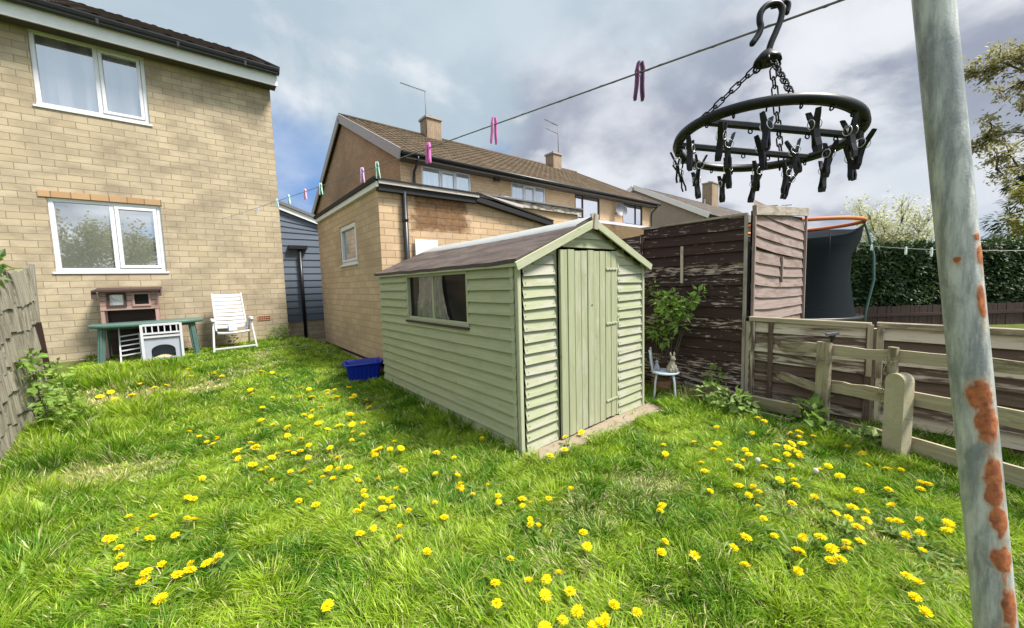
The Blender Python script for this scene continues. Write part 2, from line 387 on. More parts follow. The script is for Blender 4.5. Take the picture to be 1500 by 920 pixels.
t = NT('mossy_concrete'); n1 = t.noise(t.obj(), 6, 6, .7); n2 = t.noise(t.obj(), 70, 3, .7); n3 = t.noise(t.obj((1, 1, .4)), 3.2, 5, .6)
c = t.mix(n1, (.32, .28, .19), (.52, .46, .33)); c = t.mix(t.ramp(n2, [(.55, 0), (.7, .7)]), c, (.24, .2, .15)); c = t.mix(t.ramp(n3, [(.5, 0), (.72, .55)]), c, (.27, .24, .12))
t.bump(n2, .5, .006); M['concrete'] = t.done(c, .9, .2)
t = NT('stained_concrete_slab'); n1 = t.noise(t.obj(), 5, 6, .7); n2 = t.noise(t.obj(), 60, 4, .7)
c = t.mix(n1, (.22, .17, .12), (.37, .31, .24)); c = t.mix(t.ramp(n2, [(.5, 0), (.7, .6)]), c, (.2, .15, .1)); t.bump(n2, .5, .01); M['slab'] = t.done(c, .95, .1)

M['plastic_green'] = plain('green_garden_plastic', (.075, .135, .115), .45, .35, .2)
M['plastic_white'] = plain('white_garden_plastic', (.47, .46, .47), .4, .35, .08)
M['cat_white'] = plain('white_painted_wood', (.54, .53, .56), .55, .3, .12)
M['cat_grey'] = plain('pale_grey_painted_panel', (.34, .36, .42), .6, .3, .15)
M['plastic_blue'] = plain('blue_plastic_tub', (.006, .022, .30), .35, .4, .15)
M['straw'] = plain('straw_bedding', (.52, .42, .24), .95, .1, .35, nscale=60)
M['paint_blue_white'] = plain('chalky_pale_blue_metal', (.55, .60, .68), .5, .3, .2, nscale=40)
M['stone_fig'] = plain('weathered_stone_ornament', (.38, .34, .27), .9, .15, .35, nscale=30)
M['grey_fig'] = plain('grey_stone_ornament', (.34, .37, .40), .9, .15, .3, nscale=30)
M['terracotta'] = plain('dull_terracotta', (.26, .14, .08), .8, .2, .3)
M['airbrick'] = plain('terracotta_air_brick', (.45, .20, .12), .85, .2, .2)
M['metal_grey'] = plain('grey_aerial_metal', (.14, .14, .15), .5, .4, .1)
M['chimney_cap'] = plain('chimney_mortar', (.34, .31, .27), .9, .15, .2)
M['clay_pot'] = plain('clay_chimney_pot', (.20, .14, .11), .85, .2, .15)
M['rope'] = plain('grey_plastic_line', (.17, .16, .18), .6, .3, .2, nscale=80)
M['wire'] = plain('dull_steel_wire', (.25, .24, .22), .45, .4, .2)
M['steel'] = plain('bright_spring_steel', (.65, .65, .66), .3, .5, .1, metal=.9)
for nm, c_ in (('pink', (.62, .15, .42)), ('palepink', (.74, .42, .60)), ('mint', (.42, .70, .60)), ('palemint', (.5, .72, .72)), ('purple', (.10, .012, .07)), ('clear', (.52, .56, .64)), ('lilac', (.62, .38, .66))):
    M['peg_' + nm] = plain(nm + '_peg_plastic', c_, .4, .4, .1)
M['peg_white'] = plain('pale_green_peg_plastic', (.66, .8, .72), .4, .4, .08)
M['orange'] = plain('orange_foam_sleeve', (.55, .16, .06), .6, .3, .12)
t = NT('milky_roof_sheet'); t.done((.75, .75, .77), .4, .4); tr = t.n('ShaderNodeBsdfTranslucent', None, Color=(.85, .86, .9)); mx = t.n('ShaderNodeMixShader'); mx.inputs[0].default_value = .65
t.nt.links.new(t.b.outputs[0], mx.inputs[1]); t.nt.links.new(tr.outputs[0], mx.inputs[2]); t.nt.links.new(mx.outputs[0], t.out.inputs[0]); M['poly'] = t.m
M['tramp_pole'] = plain('green_foam_pole', (.07, .13, .12), .6, .3, .2)
t = NT('dark_safety_net'); t.done((.011, .015, .018), .85, .08); tr = t.n('ShaderNodeBsdfTransparent'); mx = t.n('ShaderNodeMixShader'); mx.inputs[0].default_value = .10
t.nt.links.new(t.b.outputs[0], mx.inputs[1]); t.nt.links.new(tr.outputs[0], mx.inputs[2]); t.nt.links.new(mx.outputs[0], t.out.inputs[0]); M['net'] = t.m
t = NT('torn_plastic_sheet'); t.done((.24, .24, .22), .14, .9, .3); w = t.noise(t.obj((1, 1, 1)), 7, 2, .5, .4); t.bump(w, .7, .03); tr = t.n('ShaderNodeBsdfTransparent'); mx = t.n('ShaderNodeMixShader'); mx.inputs[0].default_value = .30
t.nt.links.new(t.b.outputs[0], mx.inputs[1]); t.nt.links.new(tr.outputs[0], mx.inputs[2]); t.nt.links.new(mx.outputs[0], t.out.inputs[0]); M['sheet'] = t.m

M['leaf_elder'] = leafmat('elder_leaf', (.11, .20, .03), (.24, .36, .07))
M['leaf_bramble'] = leafmat('bramble_leaf', (.08, .15, .03), (.26, .36, .10))
M['leaf_ivy'] = leafmat('ivy_leaf', (.04, .085, .018), (.16, .26, .05))
M['leaf_dock'] = leafmat('dock_leaf', (.17, .30, .03), (.34, .47, .06))
M['leaf_hedge'] = leafmat('hedge_leaf', (.008, .022, .006), (.055, .10, .022), .15)
M['leaf_blossom'] = leafmat('pale_blossom_leaf', (.30, .32, .12), (.62, .62, .42))
M['leaf_conifer'] = leafmat('yellow_green_foliage', (.15, .17, .03), (.42, .40, .12))
M['leaf_dark'] = leafmat('dark_evergreen_foliage', (.015, .032, .012), (.06, .10, .03), .15)
M['leaf_spring'] = leafmat('spring_tree_leaf', (.13, .12, .05), (.38, .36, .18))
M['leaf_grass'] = leafmat('dry_grass_stem', (.36, .30, .17), (.55, .48, .3))
M['dand'] = leafmat('dandelion_petal', (.84, .64, .006), (.92, .74, .012), .3, .7, .1)
M['dand_stem'] = leafmat('dandelion_stem', (.20, .28, .08), (.32, .36, .14), .2)
M['seedhead'] = leafmat('dandelion_seed_head', (.60, .60, .56), (.74, .74, .70), .4)
M['rosette'] = leafmat('dandelion_leaf', (.06, .13, .022), (.18, .28, .05))
# ------------------------------------------------------------------ camera, sky, light
CAM_H = 1.55
yaw, pitch, roll = R(50.759), R(4.749), R(-1.666)
fwd = V(math.cos(yaw) * math.cos(pitch), math.sin(yaw) * math.cos(pitch), -math.sin(pitch))
rt0 = V(math.sin(yaw), -math.cos(yaw), 0); up0 = rt0.cross(fwd)
rt = rt0 * math.cos(roll) + up0 * math.sin(roll); upv = up0 * math.cos(roll) - rt0 * math.sin(roll)
cd = bpy.data.cameras.new('camera'); cam = bpy.data.objects.new('camera', cd); COL.objects.link(cam)
mw = Matrix((rt, upv, -fwd)).transposed().to_4x4(); mw.translation = (0, 0, CAM_H); cam.matrix_world = mw
cd.sensor_fit = 'HORIZONTAL'; cd.sensor_width = 36; cd.lens = 36 * 552.4 / 1500; cd.clip_start = .02; cd.clip_end = 2000
SC.camera = cam

SUN_EL = R(57); SUN_AZ = V(.62, -.78, 0).normalized()
sdir = SUN_AZ * math.cos(SUN_EL) + UP * math.sin(SUN_EL)
sl = bpy.data.lights.new('sun', 'SUN'); so = bpy.data.objects.new('sun', sl); COL.objects.link(so)
sl.energy = 4.8; sl.angle = R(14); sl.color = (1.0, .955, .88)
so.rotation_euler = (-sdir).to_track_quat('-Z', 'Y').to_euler(); so.location = (6, -6, 9)

w = bpy.data.worlds.new('World'); SC.world = w; w.use_nodes = True
nt = w.node_tree; bg = nt.nodes['Background']; bg.inputs['Strength'].default_value = .1
def wn(tp, **inp):
    nd = nt.nodes.new(tp)
    for kk, v in inp.items():
        s_ = nd.inputs[kk.replace('_', ' ')]
        if isinstance(v, bpy.types.NodeSocket): nt.links.new(v, s_)
        else: s_.default_value = v
    return nd
def wmath(op, a, b=0.0):
    nd = nt.nodes.new('ShaderNodeMath'); nd.operation = op
    for i, v in enumerate((a, b)):
        if isinstance(v, bpy.types.NodeSocket): nt.links.new(v, nd.inputs[i])
        else: nd.inputs[i].default_value = v
    return nd.outputs[0]
def wmix(f, a, b):
    nd = nt.nodes.new('ShaderNodeMix'); nd.data_type = 'RGBA'
    for i, v in ((0, f), (6, a), (7, b)):
        if isinstance(v, bpy.types.NodeSocket): nt.links.new(v, nd.inputs[i])
        elif isinstance(v, tuple): nd.inputs[i].default_value = (*v, 1)
        else: nd.inputs[i].default_value = v
    return nd.outputs[2]
def wramp(f, stops):
    nd = nt.nodes.new('ShaderNodeValToRGB'); e = nd.color_ramp.elements
    while len(e) < len(stops): e.new(.5)
    for q, (p, c) in zip(e, stops): q.position = p; q.color = (c, c, c, 1)
    nd.color_ramp.interpolation = 'EASE'
    nt.links.new(f, nd.inputs[0]); return nd.outputs[0]
sky = nt.nodes.new('ShaderNodeTexSky'); sky.sky_type = 'NISHITA'; sky.sun_disc = False
sky.sun_elevation = SUN_EL; sky.sun_rotation = math.atan2(SUN_AZ.x, SUN_AZ.y); sky.air_density = 1.0; sky.dust_density = 1.0; sky.ozone_density = 1.2
tc = nt.nodes.new('ShaderNodeTexCoord'); sx = nt.nodes.new('ShaderNodeSeparateXYZ'); nt.links.new(tc.outputs['Generated'], sx.inputs[0])
zz = wmath('MAXIMUM', sx.outputs[2], 0.0); den = wmath('ADD', zz, .42)
cb = nt.nodes.new('ShaderNodeCombineXYZ'); nt.links.new(wmath('DIVIDE', sx.outputs[0], den), cb.inputs[0]); nt.links.new(wmath('DIVIDE', sx.outputs[1], den), cb.inputs[1]); cb.inputs[2].default_value = 3.7
n1 = wn('ShaderNodeTexNoise', Vector=cb.outputs[0], Scale=1.5, Detail=6.0, Roughness=.5, Distortion=.1).outputs['Fac']
mp = nt.nodes.new('ShaderNodeMapping'); nt.links.new(cb.outputs[0], mp.inputs[0]); mp.inputs['Location'].default_value = (4.3, 1.9, 7)
n2 = wn('ShaderNodeTexNoise', Vector=mp.outputs[0], Scale=2.1, Detail=6.0, Roughness=.52, Distortion=.15).outputs['Fac']
n3 = wn('ShaderNodeTexNoise', Vector=mp.outputs[0], Scale=.9, Detail=3.0, Roughness=.5, Distortion=.1).outputs['Fac']
SKYF = 10.0
def cc(r, g, b): return (r * SKYF, g * SKYF, b * SKYF)
blue = wmix(.25, cc(.085, .185, .41), sky.outputs[0])                     # gaps between the clouds
cloud = wmix(wramp(n2, [(.38, 0), (.60, 1)]), cc(.195, .215, .27), cc(.44, .455, .49))  # lavender grey cloud, darker bellies
cloud = wmix(wramp(n3, [(.42, 0), (.60, .75)]), cloud, cc(.295, .37, .42))         # thin bluish veil
n4 = wn('ShaderNodeTexNoise', Vector=cb.outputs[0], Scale=2.4, Detail=6.0, Roughness=.55, Distortion=.2).outputs['Fac']
cloud = wmix(wramp(n4, [(.54, 0), (.70, .8)]), cloud, cc(.50, .515, .54))           # bright breaks
gd = nt.nodes.new('ShaderNodeVectorMath'); gd.operation = 'DOT_PRODUCT'; nt.links.new(tc.outputs['Generated'], gd.inputs[0]); gd.inputs[1].default_value = V(.15, .93, .24).normalized()
mask = wmath('MULTIPLY', wramp(n1, [(.32, 0), (.42, 1)]), wramp(wmath('SUBTRACT', gd.outputs['Value'], wmath('MULTIPLY', n4, .02)), [(.972, 1), (.990, .25)]))   # an opening in the cloud low between the houses
col = wmix(mask, blue, cloud)
hz = wramp(sx.outputs[2], [(.0, .5), (.16, 0)])
col = wmix(hz, col, cc(.33, .36, .46))
vd = nt.nodes.new('ShaderNodeVectorMath'); vd.operation = 'DOT_PRODUCT'; nt.links.new(tc.outputs['Generated'], vd.inputs[0]); vd.inputs[1].default_value = V(-.12, -.86, .5).normalized()
gl_ = nt.nodes.new('ShaderNodeMapRange'); gl_.interpolation_type = 'SMOOTHSTEP'; nt.links.new(vd.outputs['Value'], gl_.inputs['Value'])
for k_, v_ in (('From Min', .15), ('From Max', .95), ('To Min', 1.0), ('To Max', 2.0)): gl_.inputs[k_].default_value = v_
ml = nt.nodes.new('ShaderNodeVectorMath'); ml.operation = 'SCALE'; nt.links.new(col, ml.inputs[0]); nt.links.new(gl_.outputs[0], ml.inputs['Scale']); col = ml.outputs[0]   # added fill: sky brightened behind the camera to lift the shaded faces
nt.links.new(col, bg.inputs['Color'])

SC.view_settings.view_transform = 'Standard'; SC.view_settings.look = 'None'; SC.view_settings.gamma = 1; SC.view_settings.exposure = .85
SC.cycles.use_denoising = True
SC.cycles.max_bounces = 6; SC.cycles.diffuse_bounces = 3; SC.cycles.glossy_bounces = 3; SC.cycles.transparent_max_bounces = 10; SC.cycles.transmission_bounces = 3
SC.cycles.sample_clamp_indirect = 6; SC.cycles.caustics_reflective = False; SC.cycles.caustics_refractive = False

# ------------------------------------------------------------------ ground
def sm(a, b, x): t = np.clip((x - a) / (b - a), 0, 1); return t * t * (3 - 2 * t)
def gz(x, y): return float(.43 * sm(5.0, 9.6, y) * (1 - .5 * sm(1.4, 2.3, x)))
def gzn(x, y): return .43 * sm(5.0, 9.6, y) * (1 - .5 * sm(1.4, 2.3, x))
xs = [-400, -120, -40, -15, -8, -4] + [round(-2.4 + .1 * i, 2) for i in range(79)] + [6.5, 8, 11, 16, 30, 60, 150, 400]
ys = [-400, -120, -30, -8, -4] + [round(-2 + .1 * i, 2) for i in range(126)] + [11.5, 13, 16, 22, 35, 70, 160, 400]
g = MB()
P = [[(x, y, gz(x, y) - .012 + (.012 * mnoise.noise((x * 2, y * 2, 0)) if -2.4 < x < 5.5 and -2 < y < 10.6 else 0)) for x in xs] for y in ys]
g.grid(P, [[(x, y) for x in xs] for y in ys], .5)
t = NT('lawn_soil_and_thatch'); n_ = t.noise(t.uv(), 3.5, 7, .7); n2_ = t.noise(t.uv(), 40, 4, .7)
c = t.mix(t.ramp(n_, [(.35, 0), (.65, 1)]), (.055, .085, .014), (.13, .15, .035)); c = t.mix(t.ramp(n2_, [(.45, 0), (.7, .8)]), c, (.03, .028, .012))
M['soil'] = t.done(c, .95, .1)
tag(g.build('ground', M['soil']), kind='structure')

s = MB(); s.box((3.14, 4.02, -.03), (2.04, 3.56, .11))
tag(s.build('concrete_slab', M['slab']), kind='structure')
s = MB(); s.box((2.6, 10.35, .17), (2.6, 1.2, .1))
tag(s.build('path', M['slab']), kind='structure')

# ------------------------------------------------------------------ window builder
def window(parent, x0, x1, z0, z1, y, mf, mp_, split=(), sash=(), fw=.06, sill=True, depth=.06, axis='x', label=None, fixed=None):
    """window in a wall; axis 'x': wall runs along x and faces -y at y; axis 'y': wall runs along y and faces -x at x=y"""
    if axis == 'x': T = lambda u, d, z: V(u, y + d, z); bx = lambda a, b, c_, e, dd, th: None
    else: T = lambda u, d, z: V(y + d, u, z)
    f = MB()
    def rail(u0, u1, za, zb, d0, d1):
        c_ = (T(u0, d0, za) + T(u1, d1, zb)) / 2
        sz = (abs(u1 - u0), abs(d1 - d0), zb - za) if axis == 'x' else (abs(d1 - d0), abs(u1 - u0), zb - za)
        f.box(c_, sz, chamfer=.006)
    def frame(u0, u1, za, zb, w_, d0, d1):
        rail(u0, u1, zb - w_, zb, d0, d1); rail(u0, u1, za, za + w_, d0, d1)
        rail(u0, u0 + w_, za + w_, zb - w_, d0, d1); rail(u1 - w_, u1, za + w_, zb - w_, d0, d1)
    frame(x0, x1, z0, z1, fw, .0, depth)
    us = [x0 + fw] + [x0 + (x1 - x0) * q for q in split] + [x1 - fw]
    for q in split: rail(x0 + (x1 - x0) * q - fw * .5, x0 + (x1 - x0) * q + fw * .5, z0 + fw, z1 - fw, .0, depth)
    wobj = f.build('window', mf, parent)
    if label: wobj['label'] = label
    for i in range(len(us) - 1):
        a = us[i] + (fw * .5 if i else 0); b = us[i + 1] - (fw * .5 if i < len(us) - 2 else 0)
        if i in sash:
            f = MB(); frame(a + .003, b - .003, z0 + fw + .003, z1 - fw - .003, fw * .8, -.014, depth * .7); f.build('sash', mf, wobj)
            q = fw * .8
        else: q = 0
        p = MB(); pts = [T(a + q - .004, depth * .55, z0 + fw + q - .004), T(b - q + .004, depth * .55, z0 + fw + q - .004), T(b - q + .004, depth * .55, z1 - fw - q + .004), T(a + q - .004, depth * .55, z1 - fw - q + .004)]
        if axis == 'y': pts = pts[::-1]
        p.face(pts, None, .5)
        p.build('pane', mp_, wobj)
    if sill:
        s_ = MB(); c_ = (T(x0 - .03, -.05, z0 - .035) + T(x1 + .03, .05, z0 - .002)) / 2
        sz = (x1 - x0 + .06, .10, .033) if axis == 'x' else (.10, x1 - x0 + .06, .033)
        s_.box(c_, sz, chamfer=.006); s_.build('sill', mf, wobj)
    return wobj

def tiled(parent, O, ud, vd, U, Vl, m, pitch=.30, course=.32, name='roof', amp=.022, step=.02):
    """interlocking tiles: rolls along ud, overlapping courses along vd (uphill)"""
    O, ud, vd = Vector(O), Vector(ud).normalized(), Vector(vd).normalized(); nn = ud.cross(vd)
    if nn.z < 0: nn.negate()
    nu = int(U / pitch) * 6; nc = max(1, int(round(Vl / course))); b = MB(); rows = []; uv = []
    for j in range(nc):
        for e, lift in ((0, step), (1, 0)):
            v_ = (j + e) * Vl / nc; row = []; ur = []
            for i in range(nu + 1):
                u_ = U * i / nu; ph = (u_ / pitch) % 1.0
                h = amp * max(0, math.sin(ph * 2 * math.pi)) + (amp * .25 if ph > .5 else 0)
                row.append(O + ud * u_ + vd * v_ + nn * (h + lift + .004 * mnoise.noise((u_ * 3, j * 1.7, 0)))); ur.append((u_, v_))
            rows.append(row); uv.append(ur)
    b.grid(rows, uv, .5, 0, False)
    # underside so that the roof has a thickness
    b.face([O - nn * .04, O + vd * Vl - nn * .04, O + vd * Vl + ud * U - nn * .04, O + ud * U - nn * .04])
    for q in (0, U):
        b.face([O + ud * q - nn * .04, O + ud * q + nn * (amp + step), O + ud * q + vd * Vl + nn * (amp), O + ud * q + vd * Vl - nn * .04])
    b.face([O - nn * .04, O + ud * U - nn * .04, O + ud * U + nn * .015, O + nn * .015])
    return b.build(name, m, parent)

# ------------------------------------------------------------------ the near house (left)
HX, HY = 1.45, 9.8
house = thing('brick_house', 'two storey buff brick house with white windows behind the green table', 'house', (-2.3, HY, .4))
house.location = (0, 0, 0)
wl, wu = (-1.88, -.49, 1.95, 3.19), (-1.86, -.51, 4.66, 5.86)
b = MB(); hz0, hz1 = -.1, 5.98
b.wall((0, HY, 0), (1, 0, 0), -6.5, HX, hz0, hz1, [wl, wu], .09, (0, 1, 0))
b.wall((HX, 0, 0), (0, 1, 0), HY, 17.4, hz0, hz1, [], .1, (-1, 0, 0))
b.face([(HX, HY, hz1), (HX, 17.4, hz1), (HX, 13.6, 8.1)])
b.face([(-6.5, 17.4, hz0), (-6.5, 17.4, hz1), (HX, 17.4, hz1), (HX, 17.4, hz0)])
b.build('wall', M['brick_buff'], house)
window(house, *wl, HY + .03, M['upvc'], M['pane_low'], (.53,), (1,), .065)
window(house, *wu, HY + .03, M['upvc'], M['pane_house'], (.54,), (1,), .06)
b = MB(); b.box(((wl[0] + wl[1]) / 2 - .03, HY - .002, wl[3] + .052), (1.5, .03, .1)); b.build('lintel', M['lintel'], house)
b = MB()
for i in range(4):
    for j in range(2):
        pass
b.box((1.01, HY - .004, .98), (.23, .02, .016)); b.box((1.01, HY - .004, .9), (.23, .02, .016)); b.box((1.01, HY - .004, .94), (.23, .02, .016))
for i in range(6): b.box((.903 + .0428 * i, HY - .0035, .94), (.012, .019, .09))
b.box((1.01, HY + .004, .94), (.22, .016, .09), mi=1)
b.build('air_brick', [M['airbrick'], M['dark']], house)
b = MB(); b.box((-2.5, 9.487, 5.915), (8.1, .03, .21)); b.build('fascia', M['white_board'], house); b = MB(); b.box((-2.5, 9.65, 5.845), (8.08, .29, .02)); b.build('soffit', M['soffit'], house)  # soffit coloured dark to give the shadow under the eave
b = MB()
rows = [[V(x, 9.40 + .078 * math.cos(a), 6.10 + .095 * math.sin(a)) for a in [math.pi * (1 + q / 8) for q in range(9)]] for x in (-6.5, 1.575)]
b.grid(rows); b.box((-2.46, 9.322, 6.105), (8.08, .012, .022)); b.box((1.575, 9.40, 6.06), (.012, .15, .095)); 
for x in (-3.0, -2.0, -1.0, 0.0, 1.0): b.box((x, 9.37, 6.045), (.035, .09, .1))
b.box((-2.46, 9.405, 6.03), (8.06, .11, .03))
b.build('gutter', M['black'], house)
sl_ = math.atan(.53)
tiled(house, (-6.5, 9.39, 6.13), (1, 0, 0), (0, math.cos(sl_), math.sin(sl_)), 8.1, 4.72, M['tile_dark'])
b = MB(); b.face([(-6.5, 13.56, 8.34), (1.6, 13.56, 8.34), (1.6, 17.6, 6.1), (-6.5, 17.6, 6.1)][::-1]); b.build('roof', M['tile_dark'], house)

# ------------------------------------------------------------------ blue clad outbuilding between the houses
bl = thing('clad_outbuilding', 'slate blue clad outbuilding with black drainpipe between two brick buildings', 'outbuilding')
b = MB(); y0 = 11.0
def ztop(x): return 3.52 - .36 * (x - 1.6)
for i in range(18):
    z = .72 + .175 * i
    if z > 3.7: break
    zt = min(z + .175, 4.2)
    P_ = [V(1.2, y0 - .018, z), V(3.6, y0 - .018, z), V(3.6, y0, zt), V(1.2, y0, zt)]
    # clip under the sloping eave
    for p in P_: p.z = min(p.z, ztop(p.x) + .12)
    rr = random.random(); b.face(P_, [(p.x + rr * 9, p.z) for p in P_], rr)
    b.face([V(1.2, y0, P_[0].z), V(3.6, y0, P_[1].z), V(3.6, y0 - .018, P_[1].z), V(1.2, y0 - .018, P_[0].z)], None, rr)
b.face([(3.6, y0, .7), (3.6, 14, .7), (3.6, 14, 2.9), (3.6, y0, 2.9)]); b.face([(1.2, 14, .7), (1.2, y0, .7), (1.2, y0, 3.7), (1.2, 14, 3.7)])
b.build('cladding', M['blue_clad'], bl)
b = MB(); b.wall((0, y0 + .02, 0), (1, 0, 0), 1.2, 3.6, 0, .72, [], .1, (0, 1, 0)); b.build('plinth', M['brick_buff'], bl)
b = MB(); b.bar((1.2, y0 - .06, ztop(1.2) + .07), (3.6, y0 - .06, ztop(3.6) + .07), .04, .12); b.build('fascia', M['white_board'], bl)
b = MB(); b.bar((1.2, y0 - .04, ztop(1.2) + .175), (3.6, y0 - .04, ztop(3.6) + .175), .16, .07); b.face([(1.2, y0, ztop(1.2) + .2), (3.6, y0, ztop(3.6) + .2), (3.6, 14, ztop(3.6) + .3), (1.2, 14, ztop(1.2) + .3)]); b.build('roof', M['metal_grey'], bl)
b = MB(); b.tube([(2.0, y0 - .07, 2.55), (2.0, y0 - .07, .22)], .04, 10); b.build('drainpipe', M['black'], bl)
b = MB(); b.box((1.96, y0 - .08, 2.60), (.42, .12, .09)); b.build('hopper', M['black'], bl)

# ------------------------------------------------------------------ flat roofed brick extension
ex = thing('brick_extension', 'flat roofed tan brick extension with small white window behind the shed', 'extension')
EX, EY, EZ = 2.25, 6.0, 3.12
b = MB(); win = (7.19, 8.23, 2.0, 2.76)
b.wall((EX, 0, 0), (0, 1, 0), EY, 10.0, -.2, EZ, [win], .07, (1, 0, 0), 0)
b.wall((0, EY, 0), (1, 0, 0), EX, 4.05, -.2, EZ, [], .1, (0, 1, 0), 1)
b.face([(4.05, EY, -.2), (6.2, EY, -.2), (6.2, EY, 2.80), (4.05, EY, 3.12)], None, .5, 1)
b.face([(EX, 10, -.2), (EX, 10, EZ), (6.2, 10, EZ), (6.2, 10, -.2)], None, .5, 0)
b.face([(6.2, EY, -.2), (6.2, 10, -.2), (6.2, 10, EZ), (6.2, EY, 2.8)], None, .5, 0)
b.build('wall', [M['brick_ext'], M['brick_ext_front']], ex)
b = MB(); b.box((EX - .006, 8.0, .24), (.03, 3.9, .035)); b.build('damp_course', M['black_felt'], ex)
w_ = window(ex, *win, EX + .02, M['upvc'], M['pane_dark'], (), (0,), .05, axis='y')
b = MB(); b.box((EX - .03, 7.9, 3.14), (.05, 4.0, .1)); b.build('fascia', M['white_board'], ex); b = MB(); b.box((3.16, EY - .12, 3.165), (1.87, .025, .055)); b.build('fascia', M['old_fascia'], ex)
b = MB(); b.box((EX - .04, 7.92, 3.21), (.09, 4.06, .07)); b.box((3.15, EY - .045, 3.09), (1.84, .11, .10)); b.box((3.15, EY - .10, 3.205), (1.95, .1, .022))  # second box: black board standing in for the deep shade under the front fascia
b.face([(EX - .08, EY - .14, 3.218), (4.1, EY - .14, 3.218), (6.2, 10.1, 3.218), (EX - .08, 10.1, 3.218)])
b.bar((4.05, EY - .05, 3.11), (6.05, EY - .05, 2.80), .14, .09); b.bar((4.05, EY - .03, 3.22), (6.05, EY - .03, 2.87), .2, .03)
b.build('roof', M['black_felt'], ex)
b = MB(); b.bar((4.1, EY - .09, 3.20), (5.2, EY - .09, 3.09), .03, .06); b.build('fascia', M['old_fascia'], ex)
b = MB(); b.tube([(2.66, EY - .06, 3.12), (2.66, EY - .06, .05)], .042, 12)
for z in (2.6, 1.5, .5): b.tube([(2.66, EY - .06, z), (2.66, EY - .06, z + .05)], .05, 12)
b.build('drainpipe', M['black'], ex)
b = MB(); b.tube([(3.3, 8.8, 3.22), (3.3, 8.8, 3.42)], .05, 8); b.box((3.3, 8.8, 3.44), (.22, .22, .05)); b.build('roof_vent', M['black_felt'], ex)
b = MB(); b.box((3.02, EY - .05, 2.17), (.42, .03, .3))
tag(b.build('plastic_sign', M['white_board']), 'plain white board against the brick wall just above the shed roof', 'board').name = 'white_board'

# neighbour's flat extension with a weathered fascia
ne = thing('neighbour_extension', 'low brick extension with rotting grey fascia under the terrace windows', 'extension')
b = MB(); b.wall((0, 9.1, 0), (1, 0, 0), 5.6, 10.6, 0, 3.9, [(7.75, 8.2, 3.62, 3.8)], .3, (0, 1, 0)); b.face([(5.6, 9.1, 0), (5.6, 9.1, 3.9), (5.6, 12, 3.9), (5.6, 12, 0)]); b.face([(10.6, 9.1, 0), (10.6, 12, 0), (10.6, 12, 3.9), (10.6, 9.1, 3.9)])
b.build('wall', M['brick_terrace'], ne)
b = MB(); b.face([(7.7, 9.38, 3.6), (8.25, 9.38, 3.6), (8.25, 9.38, 3.82), (7.7, 9.38, 3.82)]); b.build('vent_hole', M['dark'], ne)
b = MB(); b.bar((7.0, 9.02, 3.97), (10.7, 9.02, 3.97), .03, .18)
b.bar((5.5, 9.02, 3.93), (7.1, 9.02, 3.96), .03, .10); b.build('fascia', M['old_fascia'], ne)
b = MB(); b.box((8.1, 10.5, 4.085), (5.3, 3.1, .04)); b.tube([(7.0, 9.0, 4.1), (7.6, 9.0, 4.09)], .05, 8); b.build('roof', M['metal_grey'], ne)

# ------------------------------------------------------------------ terrace of houses behind
te = thing('terraced_house', 'long two storey orange brick terrace with brown tiled roof behind the extension', 'house')
TX0, TX1, TY, TZ = 5.28, 20.45, 12.0, 5.8
wins = [(6.03, 8.02, 4.5, 5.63), (9.97, 11.89, 4.5, 5.66), (13.8, 15.65, 4.5, 5.62), (17.6, 19.5, 4.5, 5.70)]
b = MB(); b.wall((0, TY, 0), (1, 0, 0), TX0, TX1, 0, TZ, wins, .08, (0, 1, 0), 0)
RY, RZ = 17.8, 8.95
b.face([(TX0, TY, 0), (TX0, TY, TZ), (TX0, RY, RZ - .25), (TX0, 23.6, TZ), (TX0, 23.6, 0)], None, .5, 1)
b.face([(TX1, TY, 0), (TX1, 23.6, 0), (TX1, 23.6, TZ), (TX1, RY, RZ - .25), (TX1, TY, TZ)], None, .5, 0)
b.build('wall', [M['brick_terrace'], M['brick_gable']], te)
for i, q in enumerate(wins):
    if i < 2: window(te, *q, TY + .02, M['upvc'], M['pane_terr'], (.36, .68), (1,), .07)
    elif i == 2: window(te, *q, TY + .02, M['brown_frame'], M['pane_dark'], (.32,), (), .08)
    else: window(te, *q, TY + .02, M['brown_frame'], M['pane_dark'], (.66,), (), .08)
window(te, 14.0, 15.2, 5.6, 6.0, TX0 + .01, M['upvc'], M['pane_terr'], (), (), .07, axis='y')
a_ = math.atan2(RZ - 5.72, RY - 11.6); Ls = math.hypot(RZ - 5.72, RY - 11.6)
tiled(te, (TX0 - .12, 11.6, 5.78), (1, 0, 0), (0, math.cos(a_), math.sin(a_)), TX1 - TX0 + .3, Ls, M['tile'], .33, .36)
b = MB(); b.face([(TX0 - .12, RY, RZ + .05), (TX1 + .2, RY, RZ + .05), (TX1 + .2, 24, 5.65), (TX0 - .12, 24, 5.65)][::-1]); b.build('roof', M['tile'], te)
b = MB(); b.tube([(TX0 - .13, RY, RZ + .06), (TX1 + .2, RY, RZ + .06)], .1, 8); b.build('ridge_tiles', M['tile'], te)
b = MB()
for yy0, zz0 in ((11.62, 5.70), (24, 5.62)): b = MB(); b.bar((TX0 - .15, yy0, zz0), (TX0 - .15, RY, RZ - .07), .04, .34); b.build('bargeboard', M['grey_board'], te)
b = MB(); b.bar((TX1 + .19, 11.62, 5.7), (TX1 + .19, RY, RZ - .07), .04, .3)
b.build('bargeboard', M['grey_board'], te)
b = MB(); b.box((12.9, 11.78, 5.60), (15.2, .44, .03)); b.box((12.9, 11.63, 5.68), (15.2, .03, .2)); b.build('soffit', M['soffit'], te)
b = MB(); b.tube([(TX0 - .1, 11.55, 5.74), (TX1 + .2, 11.55, 5.74)], .06, 8); b.build('gutter', M['black'], te)
